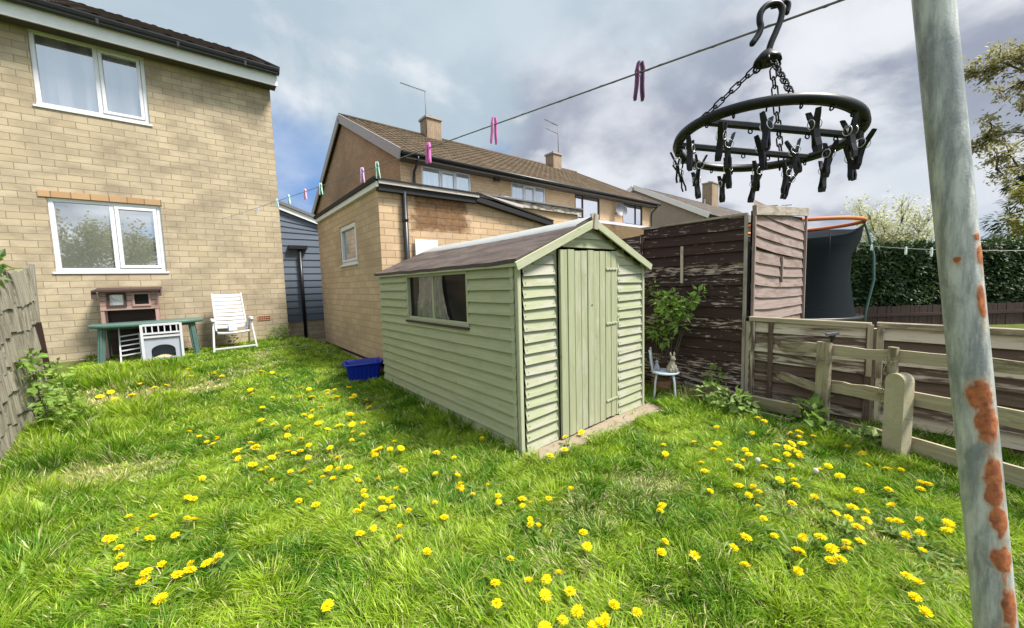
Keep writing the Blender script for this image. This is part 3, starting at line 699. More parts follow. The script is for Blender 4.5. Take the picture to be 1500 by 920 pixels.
for x in (5.72, 20.3):
    b = MB(); b.tube([(x, 11.55, 5.7), (x, 11.6, 5.55), (x, 11.9, 5.3), (x, 11.93, 5.1), (x, 11.93, .2)], .045, 8); b.build('downpipe', M['black'], te)
def chimney(parent, x0, x1, y0_, y1_, z0, z1, pots=1):
    b = MB()
    for a0, a1, n_, inn in (((x0, y0_), (x1, y0_), 0, 0),):
        pass
    b.box(((x0 + x1) / 2, (y0_ + y1_) / 2, (z0 + z1) / 2), (x1 - x0, y1_ - y0_, z1 - z0), rnd=0)
    c_ = b.build('chimney', M['brick_chimney'], parent)
    b = MB(); b.box(((x0 + x1) / 2, (y0_ + y1_) / 2, z1 + .04), (x1 - x0 + .12, y1_ - y0_ + .12, .1)); b.box(((x0 + x1) / 2, (y0_ + y1_) / 2, z1 + .11), (x1 - x0 - .06, y1_ - y0_ - .06, .05), taper=.8); b.build('chimney_cap', M['chimney_cap'], c_)
    for i in range(pots):
        b = MB(); x = x0 + (x1 - x0) * (i + 1) / (pots + 1); b.tube([(x, (y0_ + y1_) / 2, z1 + .1), (x, (y0_ + y1_) / 2, z1 + .28)], [.12, .1], 10); b.build('chimney_pot', M['clay_pot'], c_)
    return c_
chimney(te, 9.15, 9.95, 17.4, 18.1, 8.3, 9.78)
chimney(te, 18.0, 18.75, 17.4, 18.1, 8.3, 9.72)
def aerial(parent, x, y, z0, z1, arms, m=None):
    b = MB(); b.tube([(x, y, z0), (x, y, z1)], .022, 6)
    for dx, dz, L, n_ in arms:
        d = V(dx, 0, dz).normalized(); p0 = V(x, y, z1 - .03); b.tube([p0 + d * -.05, p0 + d * L], .018, 6)
        for i in range(n_): q = p0 + d * (L * (.1 + .88 * i / max(1, n_ - 1))); b.tube([q - V(0, .10, 0), q + V(0, .10, 0)], .006, 5)
    return b.build('tv_aerial', m or M['metal_grey'], parent)
aerial(te, 9.12, 17.38, 9.0, 11.0, [(-1, .02, 1.25, 9)])
aerial(te, 18.45, 17.38, 9.7, 11.55, [(-1, .08, 1.2, 9), (-1, .0, .5, 3)])
b = MB(); b.tube([(18.45, 17.38, 11.0), (17.4, 17.38, 11.1)], .018, 6); b.build('tv_aerial', M['metal_grey'], te)
b = MB()
dc = V(16.95, 11.62, 5.12); dn = V(-.35, -.9, .25).normalized(); da = dn.cross(UP).normalized(); db = dn.cross(da)
rows = [[dc - dn * (.12 * (1 - q * q)) + (da * math.cos(t_) * .95 + db * math.sin(t_)) * .36 * q for t_ in [2 * math.pi * i / 20 for i in range(20)]] for q in (0.05, .35, .65, .9, 1)]
b.grid(rows, None, None, 0, True, True); b.tube([dc - dn * .1, (16.95, 12.0, 4.95)], .03, 6); b.tube([dc + db * .34, dc + dn * .35 + db * .05], .012, 5); b.ball(dc + dn * .36 + db * .05, .05, 8, 5)
b.build('satellite_dish', M['metal_grey'], te)
b = MB(); b.box((9.08, 11.93, 5.6), (.06, .14, .06)); b.box((9.1, 11.82, 5.56), (.24, .1, .2), Matrix.Rotation(.3, 3, 'X')); b.build('floodlight', M['black'], te)
# milky lean-to roof on the terrace
b = MB()
for i in range(17):
    x0_, x1_ = 11.5 + .54 * i, 11.5 + .54 * (i + 1) - .02
    b.box(((x0_ + x1_) / 2, 10.6, 4.12), (x1_ - x0_, 2.85, .02), Matrix.Rotation(R(12), 3, 'X')); b.box((x1_ + .01, 10.6, 4.135), (.05, 2.85, .03), Matrix.Rotation(R(12), 3, 'X'))
for x in (11.6, 16, 20.4): b.box((x, 9.25, 1.9), (.08, .08, 3.8))
tag(b.build('lean_to_canopy', M['poly']), 'milky white ribbed lean-to roof beneath the dark framed terrace windows', 'canopy')

# ------------------------------------------------------------------ grey rendered house further right
gh = thing('rendered_house', 'grey rendered house with pale bargeboard and tall chimney behind the dark fence', 'house')
GX = 25.6
ga, ge = (GX, 16.4, 8.45), (GX, 11.0, 5.6)
b = MB(); b.face([(GX, 11.3, 0), (GX, 11.3, 5.75), (GX, 16.4, 8.3), (GX, 22, 5.6), (GX, 22, 0)]); b.face([(GX, 11.3, 0), (46, 11.3, 0), (46, 11.3, 5.7), (GX, 11.3, 5.7)])
b.face([(46, 11.3, 0), (46, 22, 0), (46, 22, 5.6), (46, 16.4, 8.3), (46, 11.3, 5.7)]); b.build('wall', M['render_grey'], gh)
ag = math.atan2(8.45 - 5.55, 16.4 - 10.9); tiled(gh, (GX - .15, 10.9, 5.55), (1, 0, 0), (0, math.cos(ag), math.sin(ag)), 20.5, math.hypot(2.9, 5.5), M['tile_far'], .33, .4)
b = MB(); b.face([(GX - .15, 16.4, 8.5), (46, 16.4, 8.5), (46, 22.4, 5.4), (GX - .15, 22.4, 5.4)][::-1]); b.build('roof', M['tile_far'], gh)
b = MB(); b.bar((GX - .18, 10.9, 5.48), (GX - .18, 16.4, 8.38), .05, .34); b.build('bargeboard', M['white_board'], gh); b = MB(); b.bar((GX - .18, 22.4, 5.35), (GX - .18, 16.4, 8.38), .05, .34); b.build('bargeboard', M['white_board'], gh)
b = MB(); b.tube([(GX - .2, 10.85, 5.5), (46, 10.85, 5.5)], .07, 8); b.build('gutter', M['black'], gh)
chimney(gh, 37.6, 39.0, 15.9, 16.8, 8.0, 10.35, 2)
# ------------------------------------------------------------------ far house with aerials, seen over the fence
fh = thing('far_house', 'distant brown roofed house with chimney seen behind the orange trampoline ring', 'house')
b = MB(); ux = V(.633, .774, 0) ; ur = V(.774, -.633, 0); fo = V(0, 0, 0) + V(38.6, 8.2, 0)
def FP(u, d, z): return fo + ur * u + ux * d + UP * z
b.face([FP(-9, 0, 0), FP(3, 0, 0), FP(3, 0, 3.2), FP(-9, 0, 3.2)]); b.face([FP(3, 0, 0), FP(3, 8, 0), FP(3, 8, 3.2), FP(3, 4, 4.55), FP(3, 0, 3.2)]); b.face([FP(-9, 0, 0), FP(-9, 0, 3.2), FP(-9, 4, 4.55), FP(-9, 8, 3.2), FP(-9, 8, 0)]); b.build('wall', M['brick_gable'], fh)
sa = math.atan2(1.4, 4.4); tiled(fh, FP(-9.2, -.4, 3.15), ur, ux * math.cos(sa) + UP * math.sin(sa), 12.4, math.hypot(1.45, 4.4), M['tile'], .33, .4)
b = MB(); b.face([FP(-9.2, 4, 4.6), FP(3.2, 4, 4.6), FP(3.2, 8.4, 3.1), FP(-9.2, 8.4, 3.1)][::-1]); b.build('roof', M['tile'], fh)
def far_chim(u, w_, z1):
    b = MB(); b.box(FP(u, 4.2, (4 + z1) / 2), (w_, w_, z1 - 4)); b.box(FP(u, 4.2, z1 + .04), (w_ + .12, w_ + .12, .1)); c_ = b.build('chimney', M['brick_chimney'], fh); b = MB(); q = FP(u, 4.2, z1); b.tube([q, q + UP * .35], .13, 8); b.build('chimney_pot', M['clay_pot'], c_)
far_chim(-.2, .75, 6.5)
for u, z1, L in ((-6.9, 8.6, -1.4), (-5.2, 7.5, .5), (-.75, 7.9, .5), (.55, 7.9, .45)):
    b = MB(); q = FP(u, 4.2, 0); b.tube([q + UP * 4, q + UP * z1], .04, 5)
    b.tube([q + UP * (z1 - .05) + ur * min(0, L), q + UP * z1 + ur * (L if L < 0 else L)], .035, 5)
    if L > 0: b.tube([q + UP * (z1 - .05) - ur * L, q + UP * (z1 - .05) + ur * L], .03, 5); b.tube([q + UP * (z1 - .3) - ur * L * .6, q + UP * (z1 - .3) + ur * L * .6], .03, 5)
    b.build('tv_aerial', M['metal_grey'], fh)

# ------------------------------------------------------------------ the green shed
sh = thing('garden_shed', 'green painted wooden shed with plank door and felt roof on the lawn', 'shed', (3.06, 4.1, 0)); sh.location = (0, 0, 0)
SX0, SX1, SY0, SY1 = 2.10, 4.02, 2.49, 5.70
SZB, SZE, SZP = .03, 1.71, 2.125      # bottom, eave, apex
def lap(mb, O, ua, out, u0, u1, z, h, mi=0, jit=.004, th=.017, step=None, rnd=None):
    """one lap board from u0 to u1 at height z, thicker at its lower edge, slightly wavy"""
    O, ua, out = Vector(O), Vector(ua), Vector(out); n_ = max(2, int((u1 - u0) / .16)); rnd = random.random() if rnd is None else rnd
    ph = random.random() * 9; tilt = random.uniform(-jit, jit)
    A, A2, B, C_ = [], [], [], []; ua_, ub_, uc_ = [], [], []
    for i in range(n_ + 1):
        u = u0 + (u1 - u0) * i / n_; e = tilt * (i / n_ - .5) * 2 + jit * .7 * mnoise.noise((u * 2.3 + ph, z * 7, 1)); o_ = th + .004 * mnoise.noise((u * 1.7, ph, 3)) + random.uniform(0, .0015)
        A.append(O + ua * u + UP * (z + e + .011) + out * .001); A2.append(O + ua * u + UP * (z + e) + out * (o_ - .007)); B.append(O + ua * u + UP * (z + e) + out * o_); C_.append(O + ua * u + UP * (z + h * 1.06) + out * .003)
        ua_.append((rnd * 31 + u, rnd * 57 - .02)); ub_.append((rnd * 31 + u, rnd * 57)); uc_.append((rnd * 31 + u, rnd * 57 + h))
    flip = ua.cross(UP).dot(out) < 0
    rows, uvs = [A, A2, B, C_], [ua_, ua_, ub_, uc_]
    if flip: rows = [r_[::-1] for r_ in rows]; uvs = [r_[::-1] for r_ in uvs]
    mb.grid(rows, uvs, rnd, mi, False)
    for q in (0, -1): mb.face([rows[1][q], rows[2][q], rows[3][q]], None, rnd, mi)
# long side with window
b = MB(); NB = 15; hb = (SZE - SZB) / NB
wy0, wy1, wz0, wz1 = 3.27, 4.70, 1.12, 1.69
for i in range(NB):
    z = SZB + hb * i
    if z + hb * .6 > wz0 and z < wz1: segs = [(SY0 + .02, wy0 - .02), (wy1 + .02, SY1)]
    else: segs = [(SY0 + .02, SY1)]
    for a, c_ in segs: lap(b, (SX0, 0, 0), (0, 1, 0), (-1, 0, 0), a, c_, z, hb, th=.034)
b.build('side_cladding', M['green_long'], sh)
# far, right and back walls
b = MB()
for i in range(NB):
    z = SZB + hb * i; lap(b, (SX1, 0, 0), (0, 1, 0), (1, 0, 0), SY0 + .02, SY1, z, hb); lap(b, (0, SY1, 0), (1, 0, 0), (0, 1, 0), SX0, SX1, z, hb)
b.face([(SX0, SY1, SZE), (SX1, SY1, SZE), (3.06, SY1, SZP)]); b.build('rear_cladding', M['green_long'], sh)
# front gable boards around the door
DX0, DX1, DZ1 = 2.575, 3.50, 1.86
b = MB(); NF = 17; hf = (SZE - SZB) / NF; FO = (0, SY0, 0)
for i in range(NF):
    z = SZB + hf * i
    lap(b, FO, (1, 0, 0), (0, -1, 0), SX0 + .05, DX0 - .03, z, hf, jit=.009, th=.030); lap(b, FO, (1, 0, 0), (0, -1, 0), DX1 + .03, SX1 - .02, z, hf, jit=.007, th=.027)
zz_ = [SZE, SZE + .09, 1.875, 1.965, 2.045, 2.10]
def xg(z): return (z - SZE) / (SZP - SZE)
for i in range(len(zz_) - 1):
    z, z2 = zz_[i], zz_[i + 1]; f_ = xg(z2 - .012); xl, xr = SX0 + (3.06 - SX0) * f_, SX1 - (SX1 - 3.06) * f_
    if z < 1.87: lap(b, FO, (1, 0, 0), (0, -1, 0), xl, DX0 - .03, z, z2 - z, rnd=random.random()); lap(b, FO, (1, 0, 0), (0, -1, 0), DX1 + .03, xr, z, z2 - z)
    else: lap(b, FO, (1, 0, 0), (0, -1, 0), xl, xr, z, z2 - z)
b.face([(SX0, SY0 + .008, SZE), (DX0 - .03, SY0 + .008, SZE), (DX0 - .03, SY0 + .008, SZE + .18)]); b.face([(SX1, SY0 + .008, SZE), (DX1 + .03, SY0 + .008, SZE + .195), (DX1 + .03, SY0 + .008, SZE)]); b.face([(2.52, SY0 + .008, 1.875), (3.62, SY0 + .008, 1.875), (3.06, SY0 + .008, SZP)])
rn_ = random.Random(2)
for i in range(NF):
    z = SZB + hf * i + .03
    for x in (SX0 + .075, DX0 - .055, DX1 + .055, SX1 - .05): q = V(x + rn_.uniform(-.008, .008), SY0 - .024, z + rn_.uniform(-.006, .006)); b.box(q, (.007, .006, .007), mi=1)
b.build('front_cladding', [M['green_front'], M['metal_grey']], sh)
b = MB(); b.box((SX1 - .004, SY0 - .012, (SZB + SZE) / 2), (.042, .042, SZE - SZB + .04), chamfer=.004); b.build('corner_trim', M['green_trim'], sh)
b = MB(); b.box((SX0 - .004, SY0 - .012, (SZB + SZE) / 2), (.042, .042, SZE - SZB + .04), chamfer=.004)
b.box((SX0 - .01, SY0 + .05, (SZB + SZE) / 2), (.034, .05, SZE - SZB), chamfer=.004)
tr = b.build('corner_trim', M['green_trim'], sh)
b = MB(); b.box((DX0 - .015, SY0 - .004, .95), (.032, .02, 1.82)); b.box((DX1 + .022, SY0 - .004, .95), (.03, .02, 1.82)); b.box(((DX0 + DX1) / 2, SY0 + .02, 1.89), (DX1 - DX0, .04, .03))
b.build('door_frame', M['green_trim'], sh)
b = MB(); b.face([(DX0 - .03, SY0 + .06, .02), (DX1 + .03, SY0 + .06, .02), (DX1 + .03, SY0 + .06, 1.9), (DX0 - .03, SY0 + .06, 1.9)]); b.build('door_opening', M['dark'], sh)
# door: vertical planks, a little open at the hinge-less edge and dropped
b = MB(); nb = 9; pw = (DX1 - DX0 - .002) / nb; hinge = V(DX1, SY0 - .012, 0)
def DT(x, y, z): # door leaf turned slightly about its hinge side
    a = R(2.6); dx, dy = x - hinge.x, y - hinge.y
    return V(hinge.x + dx * math.cos(a) - dy * math.sin(a), hinge.y + dx * math.sin(a) + dy * math.cos(a) - .004 * (z - 1), z - .012 * (DX1 - x) + .006)
for i in range(nb):
    x0 = DX0 - .006 + pw * i; x1 = x0 + pw - .006; rr = random.random(); e = random.uniform(-.006, .006); yo = random.uniform(-.003, .003)
    zt, zb = 1.845 + e, .045 + random.uniform(-.01, .01)
    n_ = 6; rows, uvs = [], []
    for j in range(n_ + 1):
        z = zb + (zt - zb) * j / n_; w_ = .0025 * mnoise.noise((i * 3.1, z * 2, 2))
        rows.append([DT(x0 + w_, hinge.y + .012, z), DT(x0 + w_, hinge.y - .010 + yo, z), DT(x0 + w_ + .004, hinge.y - .014 + yo, z), DT(x1 + w_ - .004, hinge.y - .014 + yo, z), DT(x1 + w_, hinge.y - .010 + yo, z), DT(x1 + w_, hinge.y + .012, z)])
        uvs.append([(rr * 40 + z, rr * 70 + q) for q in (-.01, 0, .005, pw - .005, pw, pw + .01)])
    b.grid(rows, uvs, rr, 0, False); b.face([rows[-1][q] for q in range(6)], None, rr)
dr = b.build('door', M['green_door'], sh)
for z in (1.66, 1.08, .24):
    b = MB(); p0, p1 = DT(DX1 - .21, hinge.y - .022, z), DT(DX1 - .005, hinge.y - .022, z); b.bar(p0, p1, .008, .022, chamfer=.002); b.tube([DT(DX1 + .004, hinge.y - .024, z - .04), DT(DX1 + .004, hinge.y - .024, z + .04)], .008, 6)
    for q in (.25, .5, .8): p = p0.lerp(p1, q); b.ball(p + V(0, -.005, 0), .006, 6, 4)
    b.build('hinge', M['green_trim'], dr)
b = MB(); b.tube([DT(DX1 - .46, hinge.y - .012, 1.30), DT(DX1 - .46, hinge.y - .022, 1.30)], .008, 6); b.build('latch_hole', M['dark'], dr)
# window
b = MB()
for z in (wz0, wz1 - .02): b.box((SX0 + .004, (wy0 + wy1) / 2, z), (.05, wy1 - wy0 + .05, .03))
for y in (wy0 - .01, wy1 + .01): b.box((SX0 + .003, y, (wz0 + wz1) / 2), (.052, .035, wz1 - wz0))
b.box((SX0 + .01, 4.03, (wz0 + wz1) / 2), (.03, .04, wz1 - wz0)); wf = b.build('window', M['green_trim'], sh)
b = MB(); b.box((SX0 - .025, (wy0 + wy1) / 2, wz0 - .028), (.05, wy1 - wy0 + .08, .02)); b.build('sill', M['hutch_dark'], wf)
b = MB(); X_ = SX0 + .3; b.face([(X_, wy1 + .3, .6), (X_, wy0 - .3, .6), (X_, wy0 - .3, 1.69), (X_, wy1 + .3, 1.69)]); b.build('shed_interior', M['dark'], wf)
t = NT('dusty_shed_glass'); t.done((.008, .008, .0075), .12, .12); M['shed_glass'] = t.m
b = MB(); b.face([(SX0 + .02, wy1, wz0), (SX0 + .02, wy0, wz0), (SX0 + .02, wy0, wz1), (SX0 + .02, wy1, wz1)]); b.build('pane', M['shed_glass'], wf)
b = MB()  # torn plastic sheet hanging in the opening
for (ya, yb, zt, seed) in ((4.38, 4.02, 1.66, 1), (4.02, 3.80, 1.66, 5)):
    rows = []
    for j in range(13):
        q = j / 12; z = zt - (zt - wz0 - .03) * q; row = []
        for i in range(9):
            p = i / 8; y = ya + (yb - ya) * p + (.11 * q * q * (1 - p) if seed == 1 else -.14 * q * q * p)
            row.append((SX0 + .004 - .018 * mnoise.noise((p * 5 + seed, q * 2.2, seed)) - .01 * math.sin(p * 14 + seed + q * 2), y, z))
        rows.append(row)
    b.grid(rows, None, .5)
b.build('plastic_sheet', M['sheet'], wf)
# roof: two felt slopes with overhang, ridge strip, bargeboards
RY0, RY1, RXO = SY0 - .07, SY1 + .08, .062
slp = (SZP - SZE) / (3.06 - SX0); eL = (SX0 - RXO, SZE - RXO * slp + .062); eR = (SX1 + RXO, SZE - RXO * slp + .062); ap = (3.06, SZP + .05)
b = MB()
for (ex_, ez_) in (eL, eR):
    rows, uvs = [], []; ny = 26
    for j in range(9):
        q = j / 8; row = []; ur = []
        for i in range(ny + 1):
            y = RY0 + (RY1 - RY0) * i / ny; sag = -.018 * math.sin(math.pi * i / ny) * (.4 + .6 * q)
            edge = (.012 * mnoise.noise((y * 3, ex_, 0)) if j == 0 else 0)
            row.append((ex_ + (ap[0] - ex_) * q, y, ez_ + (ap[1] - ez_) * q + sag + edge + .006 * mnoise.noise((y * 2.3, q * 3, ex_)))); ur.append((y, q * 1.12))
        rows.append(row); uvs.append(ur)
    if ex_ > 3: rows = [r_[::-1] for r_ in rows]; uvs = [r_[::-1] for r_ in uvs]
    b.grid(rows, uvs, .5)
    b.grid([[(p[0], p[1], p[2] - .018) for p in r_] for r_ in rows[::-1]], None, .5)
    b.grid([rows[0], [(p[0], p[1], p[2] - .035) for p in rows[0]]], None, .5)
    for i_ in (0, -1): b.grid([[r_[i_] for r_ in rows], [(r_[i_][0], r_[i_][1], r_[i_][2] - .02) for r_ in rows]], None, .5)
b.build('roof', M['felt'], sh)
b = MB(); rows = []
for j, (dx, dz) in enumerate(((-.245, -.108), (-.235, -.096), (0, .008), (.2, -.08))):
    rows.append([(3.06 + dx, RY0 + .02 + (RY1 - RY0 - .04) * i / 26, ap[1] + dz + .006 - .018 * math.sin(math.pi * i / 26) + .004 * mnoise.noise((i * .6, j, 0))) for i in range(27)])
b.grid(rows, None, .5); b.build('ridge_strip', M['felt_strip'], sh)
def shape_bar(mb, p0, p1, w_, h_): mb.bar(p0, p1, w_, h_, chamfer=.004)
for sgn, (ex_, ez_) in ((1, eL), (-1, eR)):
    b = MB(); shape_bar(b, (ex_ - sgn * .012, RY0 - .012, ez_ - .062), (3.06 - sgn * .0, RY0 - .012 - (.003 if sgn > 0 else 0), ap[1] - .058), .022, .075); b.build('bargeboard', M['green_trim'], sh)
b = MB(); b.box((3.055, RY0 - .032, SZP - .0), (.062, .018, .15), Matrix.Rotation(R(8), 3, 'Y'), chamfer=.004); b.box((3.02, RY0 - .02, SZP + .05), (.04, .012, .07), Matrix.Rotation(R(-25), 3, 'Y')); b.build('finial', M['cap_wood'], sh)
b = MB()
for ex_, ez_ in (eL, eR): b = MB(); b.box((ex_ + (.012 if ex_ < 3 else -.012), (RY0 + RY1) / 2, ez_ - .04), (.018, RY1 - RY0 - .03, .04)); b.build('eave_batten', M['green_trim'], sh)

# ------------------------------------------------------------------ fences on the right
tf = thing('dark_fence', 'tall dark brown board fence with peeling paint beside the shed', 'fence', (0, 0, 0))
FX = 4.95
def fence_boards(mb, O, ua, out, u0, u1, z0, z1, n_, jit=.008, th=.022, warp=None):
    for i in range(n_):
        z = z0 + (z1 - z0) * i / n_; lap(mb, O, ua, out, u0, u1, z, (z1 - z0) / n_, 0, jit, th)
b = MB(); fence_boards(b, (FX, 0, 0), (0, 1, 0), (-1, 0, 0), 1.71, 3.02, -.02, 2.24, 17, .008, .03); b.build('panel', M['brown_fence'], tf)
b = MB(); fence_boards(b, (FX + .02, 0, 0), (0, 1, 0), (-1, 0, 0), 3.06, 4.8, -.02, 2.12, 17, .008, .03); b.build('panel', M['brown_fence'], tf)
b = MB(); b.face([(FX + .03, 1.7, 0), (FX + .03, 1.7, 2.24), (FX + .03, 4.8, 2.1), (FX + .03, 4.8, 0)]); b.build('backing', M['hutch_dark'], tf)
b = MB(); b.box((FX - .015, 1.70, 1.14), (.035, .03, 2.26)); b.build('edge_batten', M['cap_wood'], tf)
b = MB(); b.box((FX - .015, 3.04, 1.08), (.05, .035, 2.2)); b.build('edge_batten', M['brown_fence'], tf)
b = MB(); b.bar((FX - .01, 1.69, 2.265), (FX - .01, 3.05, 2.265), .05, .025); b.build('capping', M['cap_wood'], tf)
b = MB()
for y in (2.45,): b.box((FX - .032, y, 1.72), (.010, .035, .48))
b.build('paint_run_batten', M['brown_low'], tf)

pf = thing('pale_fence_panel', 'tall pinkish weathered fence panel with warped boards, turned towards the lawn', 'fence')
b = MB(); n_ = 13; PX0, PX1, PY = 4.99, 7.05, 1.66
for i in range(n_):
    z0 = .55 + (2.36 - .55) * i / n_; h_ = (2.36 - .55) / n_; rr = random.random(); rows = []; uvs = []
    for e, o_ in ((0, .002), (0, .026), (1.05, .004)):
        row, ur = [], []
        for j in range(21):
            q = j / 20; u = PX0 + (PX1 - PX0) * q
            bow = .075 * ((1 - q) ** 3) * max(0, 1 - abs(i - 6.5) / 7) - .05 * q * (i / n_ - .25) + .006 * mnoise.noise((u * 2, i * 3, 0)) + (.05 * (1 - q) if i > 8 else 0)
            zt = z0 + h_ * e + bow
            row.append((u, PY - o_ - .012 * mnoise.noise((u * 1.5, i, 4)), min(zt, 2.50))); ur.append((rr * 33 + u, rr * 71 + h_ * e))
        rows.append(row); uvs.append(ur)
    b.grid(rows, uvs, rr, 0, False)
b.build('panel', M['pink_fence'], pf)
b = MB(); b.face([(PX0, PY + .012, .3), (PX1, PY + .012, .3), (PX1, PY + .012, 2.4), (PX0, PY + .012, 2.3)]); b.build('backing', M['hutch_dark'], pf)
b = MB(); b.bar((PX0 - .02, PY - .03, 2.30), (PX1 + .06, PY - .03, 2.475), .045, .11); b.build('capping', M['cap_wood'], pf)
for c_, z_ in (((PX0 - .01, PY - .03, 1.35), (.03, .03, 2.0)), ((PX1, PY - .035, 1.3), (.03, .03, 2.35)), ((6.0, PY - .03, 1.62), (.028, .03, .34))): b = MB(); b.box(c_, z_); b.build('batten', M['pink_fence'], pf)

lf = thing('low_fence', 'low overlap board fence with flaking brown paint right of the pale panel', 'fence')
b = MB()
for (ya, yb) in ((.60, 1.64), (-1.2, .56), (-3.0, -1.24)):
    b = MB(); fence_boards(b, (FX, 0, 0), (0, 1, 0), (-1, 0, 0), ya, yb, .0, 1.02, 9, .012, .036)
    b.face([(FX + .01, ya, 0), (FX + .01, ya, 1.02), (FX + .01, yb, 1.02), (FX + .01, yb, 0)]); b.build('panel', M['brown_low'], lf)
    b = MB(); b.bar((FX - .012, ya, 1.04), (FX - .012, yb, 1.05), .06, .055, chamfer=.006); b.build('top_rail', M['pale_wood'], lf)
b = MB()
for y, m_ in ((1.60, 0), (1.42, 0), (.61, 0), (.53, 0), (-.02, 0), (-.6, 0), (-1.16, 0), (-1.27, 0)): b = MB(); b.box((FX - .032, y, .52), (.03, .045, 1.0), chamfer=.004); b.build('batten', M['brown_low'], lf)
for y in (.60, .535): b = MB(); b.box((FX - .045, y, .80), (.028, .042, .5), chamfer=.004); b.build('batten', M['pale_wood'], lf)
for y in (1.675, .58, -1.22): b = MB(); b.box((FX + .03, y, .5), (.06, .10, 1.02)); b.build('post', M['brown_low'], lf)

pr_ = thing('post_and_rail_fence', 'pale weathered post and rail frame standing in front of the low fence', 'fence')
td = V(4.44 - 4.71, .29 - .84, 0).normalized()
def LP(y, off=0): return V(4.71 + (y - .84) * .49, y, 0) + V(-.9, .44, 0) * off
posts = [(LP(.87, .06), .125, .88, .03), (LP(.375, .05), .06, .92, .03), (LP(1.58, -.04), .115, .78, .02), (LP(-1.5, .05), .13, .95, .03)]
for p, w_, h_, t_ in posts:
    b = MB(); d = td; b.box(p + UP * (h_ / 2 - .08), (w_, .045, h_ + .16), Matrix((d, V(-d.y, d.x, 0), UP)).transposed(), chamfer=.006); b.build('post', M['pale_wood'], pr_)
def rail(ya, za, yb, zb, hgt, off=.012, m='pale_wood', nm='rail'):
    b = MB(); n_ = 10; p, q = LP(ya, off) + UP * za, LP(yb, off) + UP * zb; rr = random.random()
    rows, uvs = [], []; sd = V(-.9, .44, 0)
    for (o_, hh) in ((-.014, 0), (.014, 0), (.014, 1), (-.014, 1), (-.014, 0)):
        rows.append([p.lerp(q, i / n_) + sd * o_ + UP * (hh * hgt * (1 + .12 * mnoise.noise((i * .5, rr * 9, hh))) + .010 * mnoise.noise((i * .45, rr * 20, 2 * hh))) for i in range(n_ + 1)])
        uvs.append([(rr * 31 + (q - p).length * i / n_, rr * 50 + hh * hgt + o_) for i in range(n_ + 1)])
    b.grid(rows, uvs, rr, 0, False)
    for e in (0, -1): b.face([rows[i][e] for i in range(4)])
    b.build(nm, M[m], pr_)
rail(1.42, .705, .84, .765, .10); rail(.86, .755, -.1, .83, .098, .018); rail(-.1, .83, -1.8, .93, .098, .014)
rail(1.40, .405, .9, .345, .085); rail(.84, .395, .30, .43, .115); rail(.32, .455, -1.8, .54, .115, .016)
rail(.82, .01, .33, .06, .125); rail(.26, .07, -1.8, .14, .125, .016)
for z in (.72, .36):
    b = MB(); p = [LP(.96, .06) + UP * z, LP(.87, .095) + UP * (z - .01), LP(.78, .06) + UP * (z + .01)]; b.tube(p, .003, 5); b.build('wire', M['wire'], pr_)
p = LP(.375, .08)
rw = random.Random(3); b = MB()
for i in range(26): q = p + V(rw.uniform(-.03, .03), rw.uniform(-.03, .05), .12 + rw.random() * .7); b.tube([q, q + V(rw.uniform(-.05, .05), rw.uniform(-.05, .05), rw.uniform(-.04, .06)), q + V(rw.uniform(-.04, .04), rw.uniform(-.04, .04), rw.uniform(-.05, .09))], .0028, 4)
b.build('dry_stems', M['leaf_grass'], pr_); b = MB()
b.tube([LP(.40, .1) + UP * .36, LP(.25, .15) + UP * .37, LP(.17, .1) + UP * .37], .0035, 5)
b.build('wire', M['wire'], pr_)

b = MB(); cp = LP(.295, .11); prof = []
for i in range(9): a_2 = math.pi * i / 8; prof.append((-.066 * math.cos(a_2), .66 + .066 * math.sin(a_2)))
prof = [(-.066, -.2)] + prof + [(.066, -.2)]
nd_ = V(-td.y, td.x, 0)
A_ = [cp + td * p[0] + UP * p[1] - nd_ * .055 for p in prof]; B_ = [cp + td * p[0] + UP * p[1] + nd_ * .055 for p in prof]
b.face(A_); b.face(B_[::-1])
for i in range(len(prof)): j = (i + 1) % len(prof); b.face([A_[j], A_[i], B_[i], B_[j]])
o = b.build('concrete_post', M['concrete']); tag(o, 'round topped mossy concrete post standing in the grass before the low fence', 'post')
bm_ = o.modifiers.new('bevel', 'BEVEL'); bm_.width = .008; bm_.segments = 2; bm_.limit_method = 'ANGLE'

sl2 = thing('solar_light', 'small black solar lamp with square panel on the fence post', 'lamp'); sp = LP(.83, .03) + UP * .88
b = MB(); b.tube([sp, sp + UP * .075], .012, 8); b.tube([sp + UP * .03, sp + UP * .075], [.014, .03], 8); b.build('stake', M['black'], sl2)
b = MB(); b.box(sp + UP * .085, (.09, .09, .022), Matrix.Rotation(R(-12), 3, 'X') @ Matrix.Rotation(R(25), 3, 'Z'), chamfer=.004); b.build('panel', M['metal_grey'], sl2)

def plank(label, p0, p1, w_, th_, up, m='pale_wood'):
    b = MB(); b.bar(p0, p1, th_, w_, up, chamfer=.004); return tag(b.build('wooden_plank', M[m]), label, 'plank')
plank('wide pale plank lying on edge against the foot of the dark fence', (4.86, 2.35, .10), (4.62, 1.06, .16), .15, .025, (-.35, .1, 1))
plank('narrow grey plank half buried in weeds below the wide pale plank', (4.76, 2.2, .02), (4.55, 1.12, .04), .09, .022, (-.3, .1, 1), 'cap_wood')
plank('thin stick lying along the top of the wide pale plank', (4.82, 2.38, .26), (4.80, 1.72, .17), .025, .02, (0, 0, 1), 'cap_wood')

